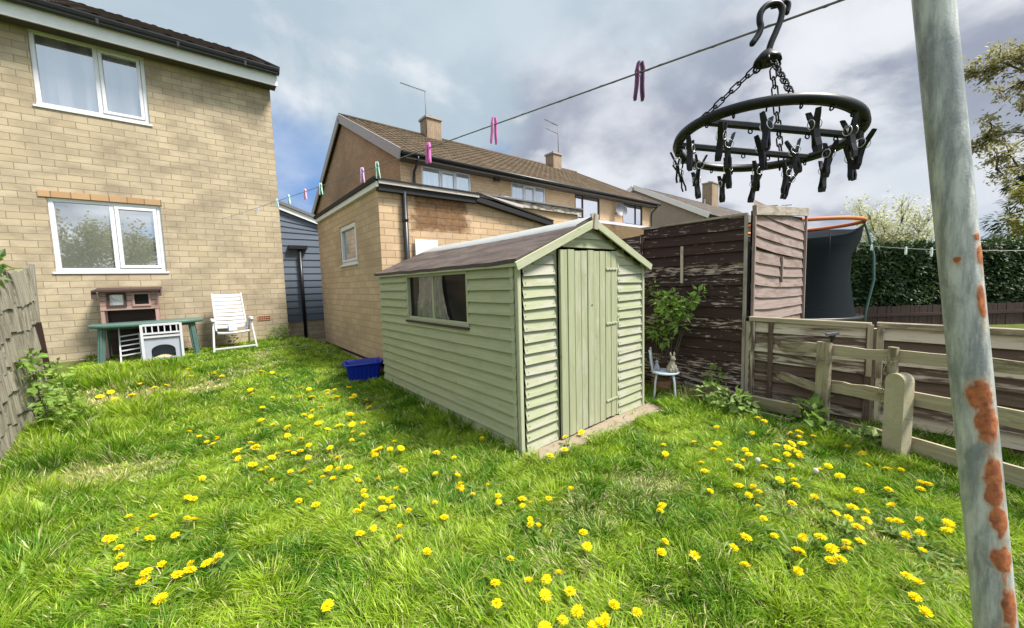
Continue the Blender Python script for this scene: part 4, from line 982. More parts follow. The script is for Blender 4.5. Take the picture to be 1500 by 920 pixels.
# ------------------------------------------------------------------ old fence on the left
of = thing('shingle_fence', 'weathered silver grey shingle fence overgrown with leaves opposite the house', 'fence')
OX = -1.55; rows_n = 7
for r_i in range(rows_n):
    pass
b = MB(); rf = random.Random(9)
for r_i in range(rows_n):
    zt = 1.9 - r_i * .27; y = 3.2
    while y < 6.98:
        w_ = rf.uniform(.07, .15); w_ = min(w_, 7.0 - y); top = zt - .13 * (7 - y) / .8 * .5 * (1 if True else 0) if False else zt - max(0, (7 - y)) * .14
        L = .34 + rf.uniform(-.04, .05); x = OX + .004 * r_i; zb = top - L - rf.uniform(0, .03)
        rr = rf.random(); o1, o2 = .010 + rf.uniform(0, .012), .026 + rf.uniform(0, .016)
        P_ = [V(OX + o2, y, zb + rf.uniform(-.015, .015)), V(OX + o2 + rf.uniform(-.006, .006), y + w_, zb + rf.uniform(-.015, .015)), V(OX + o1, y + w_, top), V(OX + o1, y, top + (rf.uniform(-.05, .02) if r_i == 0 else 0))]
        b.face(P_[::-1] if False else P_, [(rr * 40, rr * 9), (rr * 40, rr * 9 + w_), (rr * 40 + L, rr * 9 + w_), (rr * 40 + L, rr * 9)], rr)
        b.face([P_[0] - V(.02, 0, 0), P_[1] - V(.02, 0, 0), P_[1], P_[0]], None, rr); b.face([P_[1], P_[1] - V(.02, 0, 0), P_[2] - V(.02, 0, 0), P_[2]], None, rr); b.face([P_[0], P_[3], P_[3] - V(.02, 0, 0), P_[0] - V(.02, 0, 0)], None, rr)
        y += w_ - .004
b.build('shingles', M['old_fence'], of)
b = MB(); b.face([(OX - .01, 3.2, -.05), (OX - .01, 7.0, -.05), (OX - .01, 7.0, 1.85), (OX - .01, 3.2, 1.3)]); b.build('backing', M['hutch_dark'], of)
b = MB(); b.bar((OX - .02, 7.05, .1), (OX + .02, 7.02, 1.93), .06, .05, (1, 0, 0), chamfer=.006); b.build('post', M['old_fence'], of)
b = MB(); b.bar((OX + .045, 7.04, .55), (OX + .05, 6.86, 1.25), .02, .05, (1, 0, 0)); b.build('loose_slat', M['hutch_dark'], of)
# ------------------------------------------------------------------ things against the house wall
GY = .41
# green plastic table
tb = thing('garden_table', 'green oval plastic garden table against the brick house wall', 'table', (-.76, 9.25, GY))
b = MB(); N_ = 40; hw, hd = .74, .40
def ov(a, s_): c_, s2 = math.cos(a), math.sin(a); return V(hw * s_ * abs(c_) ** .6 * (1 if c_ >= 0 else -1), hd * s_ * abs(s2) ** .75 * (1 if s2 >= 0 else -1), 0)
rows = [[ov(2 * math.pi * i / N_, q) + UP * z for i in range(N_)] for q, z in ((.9, .585), (.985, .59), (1.0, .605), (1.0, .63), (.985, .645), (.4, .645), (.001, .645))]
b.grid(rows, None, .5, 0, True, True); b.face([ov(2 * math.pi * i / N_, .9) + UP * .585 for i in range(N_)][::-1]); b.build('tabletop', M['plastic_green'], tb)
for x, y in ((-.56, -.22), (.56, -.22), (-.56, .22), (.56, .22)):
    b = MB(); e = V(x * 1.08, y * 1.12, 0); a_ = V(x, y, .60); q_ = V(0, -.026 if y < 0 else .026, 0)
    b.bar(a_, e, .095, .04, (0, 1, 0), chamfer=.012); b.bar(a_ + q_, e + q_, .03, .02, (0, 1, 0), chamfer=.005); b.build('leg', M['plastic_green'], tb)
b = MB(); b.box((0, .1, .56), (1.1, .04, .06)); b.build('apron', M['plastic_green'], tb)

# wooden hutch on legs behind the table
hu = thing('animal_hutch', 'small pinkish wooden hutch with two framed windows standing behind the green table', 'hutch', (-1.0, 9.55, GY))
b = MB(); hz0, hz1 = .86, 1.19
for i in range(4):
    z = hz0 + (hz1 - hz0) * i / 4; h_ = (hz1 - hz0) / 4
    for (xa, xb) in ((-.36, -.235), (-.075, .06), (.255, .36)):
        if i in (1, 2, 3) or True:
            b.box(((xa + xb) / 2, -.15, z + h_ / 2), (xb - xa, .02, h_ - .006))
    if i == 0: b.box((0, -.151, z + h_ / 2), (.72, .02, h_ - .006))
b.box((0, -.151, hz1 - .02), (.72, .022, .04))
for x in (-.355, .355): b.box((x, 0, (hz0 + hz1) / 2), (.02, .30, hz1 - hz0))
b.box((0, .14, (hz0 + hz1) / 2), (.70, .02, hz1 - hz0)); b.box((0, 0, hz0 + .01), (.69, .28, .02)); b.build('body', M['hutch'], hu)
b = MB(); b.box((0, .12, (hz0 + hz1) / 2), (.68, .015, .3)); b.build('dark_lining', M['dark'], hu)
for xc, m_ in ((-.155, 'pane_terr'), (.157, 'dark')):
    b = MB(); w2, z0_, z1_ = .105, hz0 + .075, hz0 + .285
    b.box((xc, -.168, z1_), (w2 * 2 + .03, .022, .032)); b.box((xc, -.168, z0_), (w2 * 2 + .03, .022, .032))
    for sg in (-1, 1): b.box((xc + sg * w2, -.168, (z0_ + z1_) / 2), (.03, .022, z1_ - z0_ - .03))
    f_ = b.build('window', M['hutch_dark'] if xc < 0 else M['hutch'], hu)
    b = MB(); b.face([(xc - w2, -.158, z0_), (xc + w2, -.158, z0_), (xc + w2, -.158, z1_), (xc - w2, -.158, z1_)]); b.build('pane', M[m_], f_)
b = MB(); b.box((0, -.03, hz1 + .03), (.84, .48, .022), Matrix.Rotation(R(7), 3, 'X')); b.bar((-.42, -.26, hz1 + .01), (.42, -.26, hz1 + .01), .016, .03); b.bar((-.405, -.25, hz1 - .12), (-.405, -.22, hz1 + .02), .02, .06, (1, 0, 0)); b.bar((.405, -.25, hz1 - .1), (.405, -.22, hz1 + .02), .02, .05, (1, 0, 0)); b.build('roof', M['hutch_dark'], hu)
for x in (-.34, .34):
    for y in (-.13, .13): b = MB(); b.box((x, y, hz0 / 2), (.045, .045, hz0)); b.build('leg', M['hutch'], hu)
b = MB(); b.box((0, .15, .55), (.66, .012, .6)); b.build('back_panel', M['hutch_dark'], hu)

# pale cat house under the table
ch = thing('cat_house', 'pale grey and white cat house with arched doorway under the green table', 'pet house', (-.60, 9.02, GY - .02), R(3))
b = MB(); w2 = .235
ar = [(-.155, .0), (-.155, .17)] + [(-.155 * math.cos(math.pi * i / 12), .17 + .10 * math.sin(math.pi * i / 12)) for i in range(1, 12)] + [(.155, .17), (.155, .0)]
op = [(-w2, 0), (-w2, .40), (w2, .40), (w2, 0)]
# front panel around the arch: strips
for i in range(len(ar) - 1):
    (xa, za), (xb, zb) = ar[i], ar[i + 1]
    if xb > xa: b.face([(xa, -.17, za), (xb, -.17, zb), (xb, -.17, .40), (xa, -.17, .40)]); 
    b.face([(xa, -.17, za), (xa, -.12, za), (xb, -.12, zb), (xb, -.17, zb)])
b.face([(-w2, -.17, 0), (-.155, -.17, 0), (-.155, -.17, .40), (-w2, -.17, .40)]); b.face([(.155, -.17, 0), (w2, -.17, 0), (w2, -.17, .40), (.155, -.17, .40)])
for x in (-w2, w2): b.box((x, 0, .2), (.012, .33, .40))
b.box((0, .165, .2), (.46, .012, .40)); b.box((0, 0, .015), (.46, .32, .012)); b.box((0, -.165, .03), (.3, .02, .045)); b.build('body', M['cat_grey'], ch)
b = MB(); rows = [[(.155 * q * math.cos(2 * math.pi * i / 16), -.03 + .13 * q * math.sin(2 * math.pi * i / 16), .03 + .06 * (1 - q * q)) for i in range(16)] for q in (1, .7, .35, .01)]; b.grid(rows, None, .5, 0, True, True); b.build('bedding', M['straw'], ch)
b = MB(); b.box((0, -.005, .415), (.51, .38, .03)); b.build('floor_board', M['cat_white'], ch)
for x, y in ((-.25, -.185), (.25, -.185), (-.25, .175), (.25, .175)): b = MB(); b.box((x, y, .31), (.035, .032, .64)); b.build('post', M['cat_white'], ch)
b = MB(); b.box((0, -.185, .62), (.47, .024, .035)); b.box((0, -.185, .475), (.47, .024, .03))
for i in range(6): b.box((-.195 + .078 * i, -.185, .545), (.016, .016, .12))
b.build('balustrade', M['cat_white'], ch)
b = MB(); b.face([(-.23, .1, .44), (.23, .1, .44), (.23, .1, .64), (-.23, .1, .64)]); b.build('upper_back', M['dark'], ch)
la = thing('pet_ladder', 'narrow white wooden ladder leaning under the table beside the cat house', 'ladder', (-1.0, 8.98, GY))
b = MB()
for x in (-.125, .125): b.bar((x - .02, .22 if x < 0 else .14, .60 if x < 0 else .45), (x + (.0), -.06, -.02), .018, .024, (0, -1, .3))
b.build('stile', M['cat_white'], la)
for i in range(5): q = i / 4.6; b = MB(); b.bar((-.14, .14 - .18 * q, .42 - .36 * q), (.13, .13 - .18 * q, .45 - .36 * q), .016, .02); b.build('rung', M['cat_white'], la)
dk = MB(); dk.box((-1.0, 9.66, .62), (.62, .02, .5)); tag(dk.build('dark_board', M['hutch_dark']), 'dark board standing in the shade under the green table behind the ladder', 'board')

# white reclining chair
gc = thing('garden_chair', 'white slatted reclining garden chair facing the lawn by the house wall', 'chair', (.40, 9.22, GY), R(4))
for sg in (-1, 1):
    b = MB(); b.bar((sg * .245, .02, .37), (sg * .235, .36, 1.09), .028, .04, (0, -1, .4), chamfer=.006); b.build('back_rail', M['plastic_white'], gc)
for i in range(9):
    q = i / 8; b = MB(); zc = .45 + .60 * q; yc = .06 + .285 * q; rows = []
    for (do, dz) in ((-.006, -.030), (-.014, 0), (-.006, .030), (.01, .030), (.01, -.030), (-.006, -.030)): rows.append([(x, yc + do + dz * .47 - .02 * (1 - (x / .245) ** 2) * -1, zc + dz - .010 * (1 - (x / .245) ** 2)) for x in [-.235 + .047 * j for j in range(11)]])
    b.grid(rows, None, None, 0, False); b.build('back_slat', M['plastic_white'], gc)
b = MB(); rows = []
for (y, z) in ((-.24, .33), (-.25, .355), (-.24, .372), (0, .36), (.06, .35), (.06, .33), (-.24, .33)): rows.append([(x, y, z - .02 * (1 - (x / .25) ** 2)) for x in [-.25 + .05 * j for j in range(11)]])
b.grid(rows, None, None, 0, False); b.build('seat', M['plastic_white'], gc)
for sg in (-1, 1):
    b = MB(); b.tube([(sg * .30, .14, .585), (sg * .305, -.05, .60), (sg * .305, -.2, .595), (sg * .30, -.245, .56)], [.024, .03, .032, .024], 8); b.build('armrest', M['plastic_white'], gc)
    b = MB(); b.bar((sg * .295, -.15, .58), (sg * .335, -.33, .0), .032, .045, (0, 1, 0), chamfer=.006); b.build('leg', M['plastic_white'], gc)
    b = MB(); b.bar((sg * .285, -.02, .56), (sg * .30, .30, .0), .03, .04, (0, 1, 0), chamfer=.006); b.build('leg', M['plastic_white'], gc)
b = MB(); b.bar((-.335, -.32, .06), (.335, -.32, .06), .03, .035, chamfer=.006); b.build('foot_rail', M['plastic_white'], gc)
b = MB(); b.ball((.40, 9.12, GY + .45), (.075, .05, .065), 10, 7); b.box((.41, 9.11, GY + .42), (.13, .08, .09), taper=.85); tag(b.build('plastic_pot', M['paint_blue_white']), 'small pale plastic pot sitting on the seat of the white garden chair', 'pot')

# blue tub
tu = thing('plastic_tub', 'rectangular bright blue plastic tub on the grass beside the shed', 'tub', (1.93, 6.22, gz(1.93, 6.22) + .0), R(-12))
b = MB()
def rr_(hx, hy, z, r_=.05): 
    o_ = []
    for cx_, cy_, a0 in ((hx - r_, hy - r_, 0), (-hx + r_, hy - r_, 90), (-hx + r_, -hy + r_, 180), (hx - r_, -hy + r_, 270)):
        for q in range(5): a = R(a0 + 22.5 * q); o_.append(V(cx_ + r_ * math.cos(a), cy_ + r_ * math.sin(a), z))
    return o_
rows = [rr_(.22, .17, 0), rr_(.265, .205, .27), rr_(.268, .208, .275), rr_(.285, .225, .275), rr_(.29, .23, .285), rr_(.285, .225, .30), rr_(.26, .20, .30), rr_(.252, .192, .28), rr_(.21, .16, .015)]
b.grid(rows, None, .5, 0, True, True); b.face(rows[-1]); b.face(rows[0][::-1])
for i in range(7): 
    for sg in (-1, 1): b.box((-.18 + .06 * i, sg * .193, .14), (.012, .016, .22), Matrix.Rotation(R(-8 * sg), 3, 'X'))
b.build('tub_body', M['plastic_blue'], tu)
for sg in (-1, 1): b = MB(); b.tube([(sg * .285, -.07, .28), (sg * .315, -.06, .275), (sg * .315, .06, .275), (sg * .285, .07, .28)], .010, 6); b.build('handle', M['plastic_blue'], tu)

# small metal chair with ornaments, between the shed and the dark fence
mc = thing('metal_chair', 'small chalky white metal chair carrying ornaments beside the shed', 'chair', (4.50, 2.45, 0), R(-62))
b = MB(); rows = [[(.17 * q * math.cos(2 * math.pi * i / 24), .17 * q * math.sin(2 * math.pi * i / 24), z) for i in range(24)] for q, z in ((.01, .345), (.9, .345), (1, .35), (1.02, .36), (1, .368), (.9, .372), (.01, .372))]; b.grid(rows, None, .5, 0, True, True); b.build('seat', M['paint_blue_white'], mc)
for a in (45, 135, 225, 315):
    c_, s_ = math.cos(R(a)), math.sin(R(a)); b = MB(); b.tube([(.13 * c_, .13 * s_, .35), (.155 * c_, .155 * s_, .26), (.17 * c_, .17 * s_, .1), (.19 * c_, .19 * s_, -.02)], .013, 8); b.build('leg', M['paint_blue_white'], mc)
b = MB()
for sg in (-1, 1): b.tube([(-.14, sg * .11, .35), (-.165, sg * .115, .5), (-.18, sg * .11, .65)], .011, 8)
for z in (.45, .53, .61): b.tube([(-.16 - .02 * (z - .45) / .16, -.115, z), (-.175 - .02 * (z - .45) / .16, 0, z + .015), (-.16 - .02 * (z - .45) / .16, .115, z)], .008, 6)
b.build('backrest', M['paint_blue_white'], mc)
def figure(name, label, cat, base, m, s_=1.0, rz=0, ears=True):
    b = MB(); cs, sn = math.cos(rz), math.sin(rz); T = lambda x, y, z: V(base[0] + s_ * (x * cs - y * sn), base[1] + s_ * (x * sn + y * cs), base[2] + s_ * z)
    b.tube([T(0, 0, 0), T(0, 0, .02), T(0, .002, .06), T(-.004, 0, .10), T(-.012, 0, .135), T(-.018, 0, .15)], [.05 * s_, .062 * s_, .058 * s_, .042 * s_, .028 * s_, .022 * s_], 12)
    b.ball(T(-.026, 0, .175), (.033 * s_, .03 * s_, .032 * s_), 12, 8); b.ball(T(-.055, 0, .168), (.016 * s_, .016 * s_, .014 * s_), 8, 6)
    for sg in (-1, 1):
        b.ball(T(-.045, sg * .035, .03), (.03 * s_, .02 * s_, .03 * s_), 8, 6); b.tube([T(-.035, sg * .03, .09), T(-.055, sg * .022, .05), T(-.062, sg * .02, .02)], [.014 * s_, .012 * s_, .012 * s_], 8)
        if ears: b.tube([T(-.018, sg * .016, .195), T(-.012, sg * .024, .225), T(-.008, sg * .026, .255)], [.010 * s_, .013 * s_, .005 * s_], 8)
    b.ball(T(.055, 0, .03), .018 * s_, 8, 6)
    o = b.build(name, M[m]); return tag(o, label, cat)
figure('rabbit_ornament', 'weathered stone rabbit ornament sitting on the small metal chair', 'ornament', (4.50, 2.36, .372), 'stone_fig', 1.0, R(60))
figure('stone_ornament', 'smaller grey stone ornament on the metal chair beside the rabbit', 'ornament', (4.46, 2.54, .372), 'grey_fig', .66, R(30), False)
b = MB(); b.tube([(4.62, 2.56, 0), (4.62, 2.56, .02), (4.62, 2.56, .13), (4.62, 2.56, .2), (4.62, 2.56, .22)], [.05, .075, .12, .13, .12], 16); tag(b.build('plant_pot', M['terracotta']), 'dull brown plant pot in the shade behind the small metal chair', 'pot')

# ------------------------------------------------------------------ trampoline beyond the fence
tm = thing('trampoline', 'trampoline with dark safety net and orange top ring beyond the low fence', 'trampoline', (10.5, 2.66, 0))
b = MB(); b.torus((0, 0, 2.63), (1, 0, 0), (0, 1, 0), 1.2, .04, 48, 8); b.build('top_ring', M['orange'], tm)
b = MB(); rows = []
for z, r_ in ((.62, 1.14), (.9, 1.08), (1.4, 1.02), (1.9, 1.02), (2.25, 1.06), (2.42, 1.1)):
    rows.append([((r_ + (.10 * max(0, math.cos(2 * (a + 1.345))) ** 6 if z > 2.2 else .02 * math.cos(6 * a))) * math.cos(a), (r_ + (.10 * max(0, math.cos(2 * (a + 1.345))) ** 6 if z > 2.2 else 0)) * math.sin(a), z + (.14 * max(0, math.cos(2 * (a + 1.345))) ** 6 if z > 2.3 else 0)) for a in [2 * math.pi * i / 72 for i in range(72)]])
b.grid(rows, None, .5, 0, True, True); b.build('safety_net', M['net'], tm)
b = MB(); b.torus((0, 0, .62), (1, 0, 0), (0, 1, 0), 1.22, .04, 48, 8); rows = [[(r_ * math.cos(2 * math.pi * i / 48), r_ * math.sin(2 * math.pi * i / 48), .64 + .01 * (r_ > 1)) for i in range(48)] for r_ in (1.24, 1.0, .01)]; b.grid(rows, None, .5, 0, True, True); b.build('mat', M['black'], tm)
for i in range(4):
    a = -1.345 + 2 * math.pi * i / 4; c_, s_ = math.cos(a), math.sin(a)
    b = MB(); b.tube([(1.2 * c_, 1.2 * s_, 2.6), (1.25 * c_, 1.25 * s_, 2.4), (1.36 * c_, 1.36 * s_, 1.9), (1.38 * c_, 1.38 * s_, 1.4), (1.28 * c_, 1.28 * s_, .75), (1.25 * c_, 1.25 * s_, 0)], .024, 8); b.build('pole', M['tramp_pole'], tm)
b = MB(); b.tube([(-.62, -.78, 2.35), (-.63, -.79, 1.9), (-.61, -.80, 1.75)], .012, 5); b.build('tie_cord', M['wire'], tm)

# neighbour's washing line and pegs in front of the hedge
q0, q1 = V(10.85, 1.6, 2.15), V(3.46, -.72, 1.6)
b = MB(); b.tube([q0.lerp(q1, i / 20) - UP * .05 * math.sin(math.pi * i / 20) for i in range(21)], .0028, 5)
tag(b.build('washing_line', M['white_board']), 'thin pale washing line running along the dark hedge beyond the low fence', 'washing line')
b = MB(); b.tube([(3.46, -.72, -.1), (3.46, -.72, 1.7)], .02, 8); b.bar((3.40, -.72, 1.62), (3.52, -.72, 1.62), .03, .03)
tag(b.build('line_post', M['metal_grey']), 'grey post holding the far end of the neighbouring washing line', 'post')
# ------------------------------------------------------------------ foreground: pole, washing line, pegs, peg airer
PA, PB = V(.8558, .0558, 1.943), V(.8575, -.0438, 1.0278); pax = (PA - PB).normalized()
p_bot = PB - pax * (PB.z + .1) / pax.z; p_top = PB + pax * 1.12
view = (PA + PB) / 2 - V(0, 0, CAM_H); view = (view - pax * view.dot(pax)).normalized()          # away from the path side
sid = view.cross(pax).normalized()
RUST = [(.57, .0183, .0024, .0048), (.543, .0203, .003, .0125), (.479, .0169, .0036, .0204), (.346, .0081, .011, .0199), (.307, .0118, .0103, .0229), (.233, .0127, .0079, .021), (.204, .0115, .0079, .0151), (.17, .0137, .0079, .0161), (.114, .0133, .0085, .0172), (.046, .0151, .006, .0243), (.54, -.0018, .0038, .004), (.0, .012, .008, .02), (-.09, .01, .008, .03)]
n_a, n_l, rad_ = 96, 460, .0212; Lp = (p_top - p_bot).length
verts, rust = [], []
for j in range(n_l + 1):
    q = p_bot + pax * Lp * j / n_l; tt = (q - PB).dot(pax)
    for i in range(n_a):
        a = 2 * math.pi * i / n_a; d = sid * math.sin(a) - view * math.cos(a)
        off = rad_ * math.sin(a); facing = math.cos(a) > -.25; r_ = -2.0
        if facing:
            arc = rad_ * a if a < math.pi else rad_ * (a - 2 * math.pi)
            for (t_, o_, ro, rt_) in RUST:
                ac = rad_ * math.asin(max(-.98, min(.98, o_ / rad_))); ra = ro * 1.0 / max(.35, math.sqrt(max(.05, 1 - (o_ / rad_) ** 2)))
                e = ((arc - ac) / ra) ** 2 + ((tt - t_) / rt_) ** 2
                r_ = max(r_, 1.6 - e)
                e2 = ((arc - ac) / (ra * .7)) ** 2 + ((tt - t_ + 1.3 * rt_) / (rt_ * 1.6)) ** 2; r_ = max(r_, .35 - e2)      # what has bled down below the patch
        r_ += .85 * mnoise.noise((arc * 130, tt * 90, 3)) + .35 * mnoise.noise((arc * 420, tt * 400, 8)) if r_ > -1 and facing else 0
        rust.append(max(0, min(1, r_ * .5 + .36)))
        bulge = .0004 * min(1, max(0, r_)) ; verts.append(q + d * (rad_ + bulge))
faces = [(j * n_a + i, j * n_a + (i + 1) % n_a, (j + 1) * n_a + (i + 1) % n_a, (j + 1) * n_a + i) for j in range(n_l) for i in range(n_a)]
me = bpy.data.meshes.new('clothes_pole'); me.from_pydata([tuple(v_) for v_ in verts], [], faces)
at = me.attributes.new('rust', 'FLOAT', 'POINT'); at.data.foreach_set('value', np.array(rust, np.float32))
me.polygons.foreach_set('use_smooth', [True] * len(faces))
t = NT('rusting_galvanised_pipe'); ra_ = t.n('ShaderNodeAttribute', {'attribute_name': 'rust'}).outputs['Fac']
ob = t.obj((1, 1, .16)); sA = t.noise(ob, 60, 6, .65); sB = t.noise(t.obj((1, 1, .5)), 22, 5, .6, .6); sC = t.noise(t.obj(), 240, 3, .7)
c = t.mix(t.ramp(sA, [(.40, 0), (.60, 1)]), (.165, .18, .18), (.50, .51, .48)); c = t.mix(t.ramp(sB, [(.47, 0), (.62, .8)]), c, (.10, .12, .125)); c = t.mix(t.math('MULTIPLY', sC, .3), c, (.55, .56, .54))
spk = t.noise(t.obj((1, 1, .5)), 75, 3, .6); c = t.mix(t.ramp(spk, [(.70, 0), (.76, .7)]), c, (.07, .06, .055))
rc = t.mix(t.ramp(t.noise(t.obj(), 90, 5, .7), [(.35, 0), (.65, 1)]), (.20, .055, .024), (.46, .15, .05))
halo = t.ramp(ra_, [(.0, 0), (.4, .55)]); c = t.mix(halo, c, (.42, .28, .18))
c = t.mix(t.ramp(ra_, [(.42, 0), (.70, 1)]), c, rc)
t.bump(t.math('ADD', sC, t.math('MULTIPLY', ra_, 1.5)), .3, .002)
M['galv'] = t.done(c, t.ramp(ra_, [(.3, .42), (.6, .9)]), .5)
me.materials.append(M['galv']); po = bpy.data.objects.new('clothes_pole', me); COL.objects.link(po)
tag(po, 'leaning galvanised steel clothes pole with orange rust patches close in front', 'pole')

LQ0, LQ1, LSAG = V(.8565, .065, 1.99), V(.4306, 9.78, 3.0263), .02
def LN(t_): return LQ0.lerp(LQ1, t_) - UP * 4 * LSAG * t_ * (1 - t_)
b = MB(); tl = [i / 160 for i in range(161)]
n_ = 7; pts = []; 
b.tube([LN(t_ ** 1.6) for t_ in tl], .0021, 7)
b.tube([LN(t_ ** 1.6) + V(.0016 * math.cos(i * 2.4), 0, .0016 * math.sin(i * 2.4)) for i, t_ in enumerate(tl)], .0014, 5)
for i in range(3): b.torus(LQ0 + pax * (.004 * i - .004), sid, view, .0235, .0024, 20, 6)
wl_ = tag(b.build('washing_line', M['rope']), 'grey washing line strung from the rusty pole to the brick house wall', 'washing line')

def peg_mesh(mat, nm='clothes_peg'):
    r0 = bpy.data.objects.new(nm, None)
    b = MB()
    out = []
    for sg in (-1, 1):
        b = MB(); L = .082
        prof = [(0.004, .026), (.0055, .018), (.0075, .008), (.0062, .002), (.0062, -.006), (.0066, -.012), (.0066, -.022), (.0078, -.036), (.0092, -.048), (.0088, -.056)]
        w_ = [.006, .007, .0078, .0078, .0078, .0078, .0078, .0075, .0068, .004]
        rows = []
        for (x, z), w2 in zip(prof, w_):
            th = .0044
            rows.append([(sg * (x - th * .5), -w2, z), (sg * (x + th * .5), -w2 * .8, z), (sg * (x + th * .5), w2 * .8, z), (sg * (x - th * .5), w2, z)][::sg])
        b.grid(rows, None, None, 0, True, True); b.face([rows[0][i] for i in range(4)][::-1]); b.face(rows[-1])
        out.append(b)
    s_ = MB(); s_.torus((0, 0, .002), (1, 0, 0), (0, 0, 1), .0052, .0012, 14, 6); s_.tube([(-.008, .005, .002), (-.0085, -.005, .0025)], .001, 5); s_.tube([(.008, .005, .002), (.0085, -.005, .0025)], .001, 5)
    return out, s_
pegs_info = [(938, .047, 'purple', 'dark purple clothes peg hanging against the sky nearest the black airer'),
 (724, .1027, 'pink', 'magenta clothes peg hanging against the sky between the two roof aerials'),
 (628, .1481, 'pink', 'pink clothes peg hanging in front of the terrace gutter and first window'),
 (553, .2032, 'mint', 'mint green clothes peg above the corner of the flat extension roof'),
 (531, .2249, 'lilac', 'lilac clothes peg in front of the gable, next to the mint green peg'),
 (470, .3073, 'mint', 'pale mint clothes peg in front of the lower end of the grey bargeboard'),
 (447, .3513, 'palepink', 'pale pink clothes peg against the sky above the blue clad outbuilding'),
 (423, .4094, 'palemint', 'pale aqua clothes peg over the outbuilding roof, left of the pale pink one'),
 (406, .4611, 'palemint', 'pale aqua clothes peg crossing the right edge of the brick house'),
 (377, .58, 'clear', 'greyish clothes peg in front of the brick house, nearest its right edge'),
 (357, .6979, 'clear', 'greyish clothes peg in front of the brick house, middle of three grey ones'),
 (336, .8775, 'clear', 'greyish clothes peg in front of the brick house, nearest the white windows')]
legs, spr = peg_mesh(None); first = {}
rp = random.Random(5)
lm = [legs[0], legs[1]]
for px_, t_, mk_, lab in pegs_info:
    loc = LN(t_) + UP * -.004; rz_ = rp.uniform(-.5, .5) + yaw - math.pi / 2 ; rot = (rp.uniform(-.06, .06), rp.uniform(-.05, .05), rz_)
    if mk_ not in first:
        r0 = thing('clothes_peg', lab, 'clothes peg', loc, 0, 'pegs on the washing line')
        for b_ in lm: b_.build('peg_leg', M['peg_' + mk_], r0)
        spr.build('spring', M['steel'], r0); r0.rotation_euler = rot; first[mk_] = r0
    else: r0 = dup(first[mk_], loc, rot, None, lab)
    r0.scale = (1.05,) * 3
for i, (px_, s_, lab) in enumerate((( 'a', .16, 'pale green clothes peg on the neighbouring line close to the trampoline pole'), ('b', .42, 'pale green clothes peg on the neighbouring line, second from the trampoline pole'), ('c', .545, 'pale green clothes peg on the neighbouring line, close to the rusty pole'))):
    loc = q0.lerp(q1, s_) - UP * (.05 * math.sin(math.pi * s_) + .01)
    if i == 0:
        r0 = thing('clothes_peg', lab, 'clothes peg', loc, 0, 'pegs on the neighbouring washing line')
        for b_ in lm: b_.build('peg_leg', M['peg_white'], r0)
        spr.build('spring', M['steel'], r0); pn = r0
    else: r0 = dup(pn, loc, None, None, lab)
    r0.scale = (1.5, 1.5, 1.35); r0.rotation_euler = (0, 0, yaw - math.pi / 2 + .3 * i)

# peg airer
DR = V(math.sin(yaw), -math.cos(yaw), 0); DF = V(math.cos(yaw), math.sin(yaw), 0)
rc_ = V(0, 0, CAM_H + .241) + DR * .455 + DF * .70
def rp_(a, rr=.139, dz=0): return rc_ + DR * rr * math.cos(a) + DF * rr * math.sin(a) + UP * (rr * (-.115 * math.cos(a) - .05 * math.sin(a)) + dz)
ta = (DR + UP * -.115).normalized(); tb2 = (DF + UP * -.05); tb2 = (tb2 - ta * tb2.dot(ta)).normalized(); tn = ta.cross(tb2)
if tn.z < 0: tn = -tn
pa_ = thing('peg_airer', 'round black plastic peg airer hanging by its hook from the washing line', 'peg airer', rc_)
pa_.location = (0, 0, 0)
def ringpt(a, r_, h): return rc_ + ta * r_ * math.cos(a) + tb2 * r_ * math.sin(a) + tn * h
b = MB(); prof = [(.1295, -.004), (.141, -.0065), (.1455, -.001), (.144, .0065), (.138, .009), (.132, .0065), (.1295, .000)]
b.grid([[ringpt(2 * math.pi * i / 72, r_, h) for (r_, h) in prof] for i in range(73)], None, .5, 0, True, True)
for i in range(20): a = 2 * math.pi * i / 20 + .1; b.torus(ringpt(a, .137, -.009), ta * math.cos(a) + tb2 * math.sin(a), tn, .0035, .0012, 10, 5)
b.build('ring', M['dryer'], pa_)
bars = []
for off in (-.048, .048):
    hl = math.sqrt(.134 ** 2 - off ** 2); b = MB(); p, q = rc_ + tb2 * off - ta * hl, rc_ + tb2 * off + ta * hl; b.bar(p, q, .009, .011, tn, chamfer=.002)
    for i in range(5): u = (i - 2) / 2.6 * hl; b.torus(rc_ + tb2 * off + ta * u - tn * .009, ta, tn, .0035, .0012, 10, 5)
    b.build('cross_bar', M['dryer'], pa_); bars.append((off, hl))
hub = V(0, 0, CAM_H) + DR * .464 + DF * .70; hub.z = CAM_H + .385
def HK(px_, py_): return hub + (DR * (px_ - 1116) - UP * (py_ - 103)) * (.70 / 552.4) * .93
b = MB(); b.tube([HK(1116, 112), HK(1116, 106), HK(1116, 100), HK(1117, 96)], [.022, .02, .013, .008], 14)
for a in (0, 2.1, 4.2): p = HK(1116, 111); b.torus(p + DR * .017 * math.cos(a) + DF * .017 * math.sin(a) - UP * .004, DR * math.cos(a) + DF * math.sin(a), UP, .006, .002, 12, 6)
b.build('hub', M['dryer'], pa_)
b = MB()
def smooth_path(P_, n_=6):
    out = []
    for i in range(len(P_) - 1):
        p0, p1, p2, p3 = P_[max(0, i - 1)], P_[i], P_[i + 1], P_[min(len(P_) - 1, i + 2)]
        for j in range(n_):
            t_ = j / n_; out.append(.5 * ((2 * p1) + (p2 - p0) * t_ + (2 * p0 - 5 * p1 + 4 * p2 - p3) * t_ * t_ + (3 * p1 - p0 - 3 * p2 + p3) * t_ ** 3))
    return out + [P_[-1]]
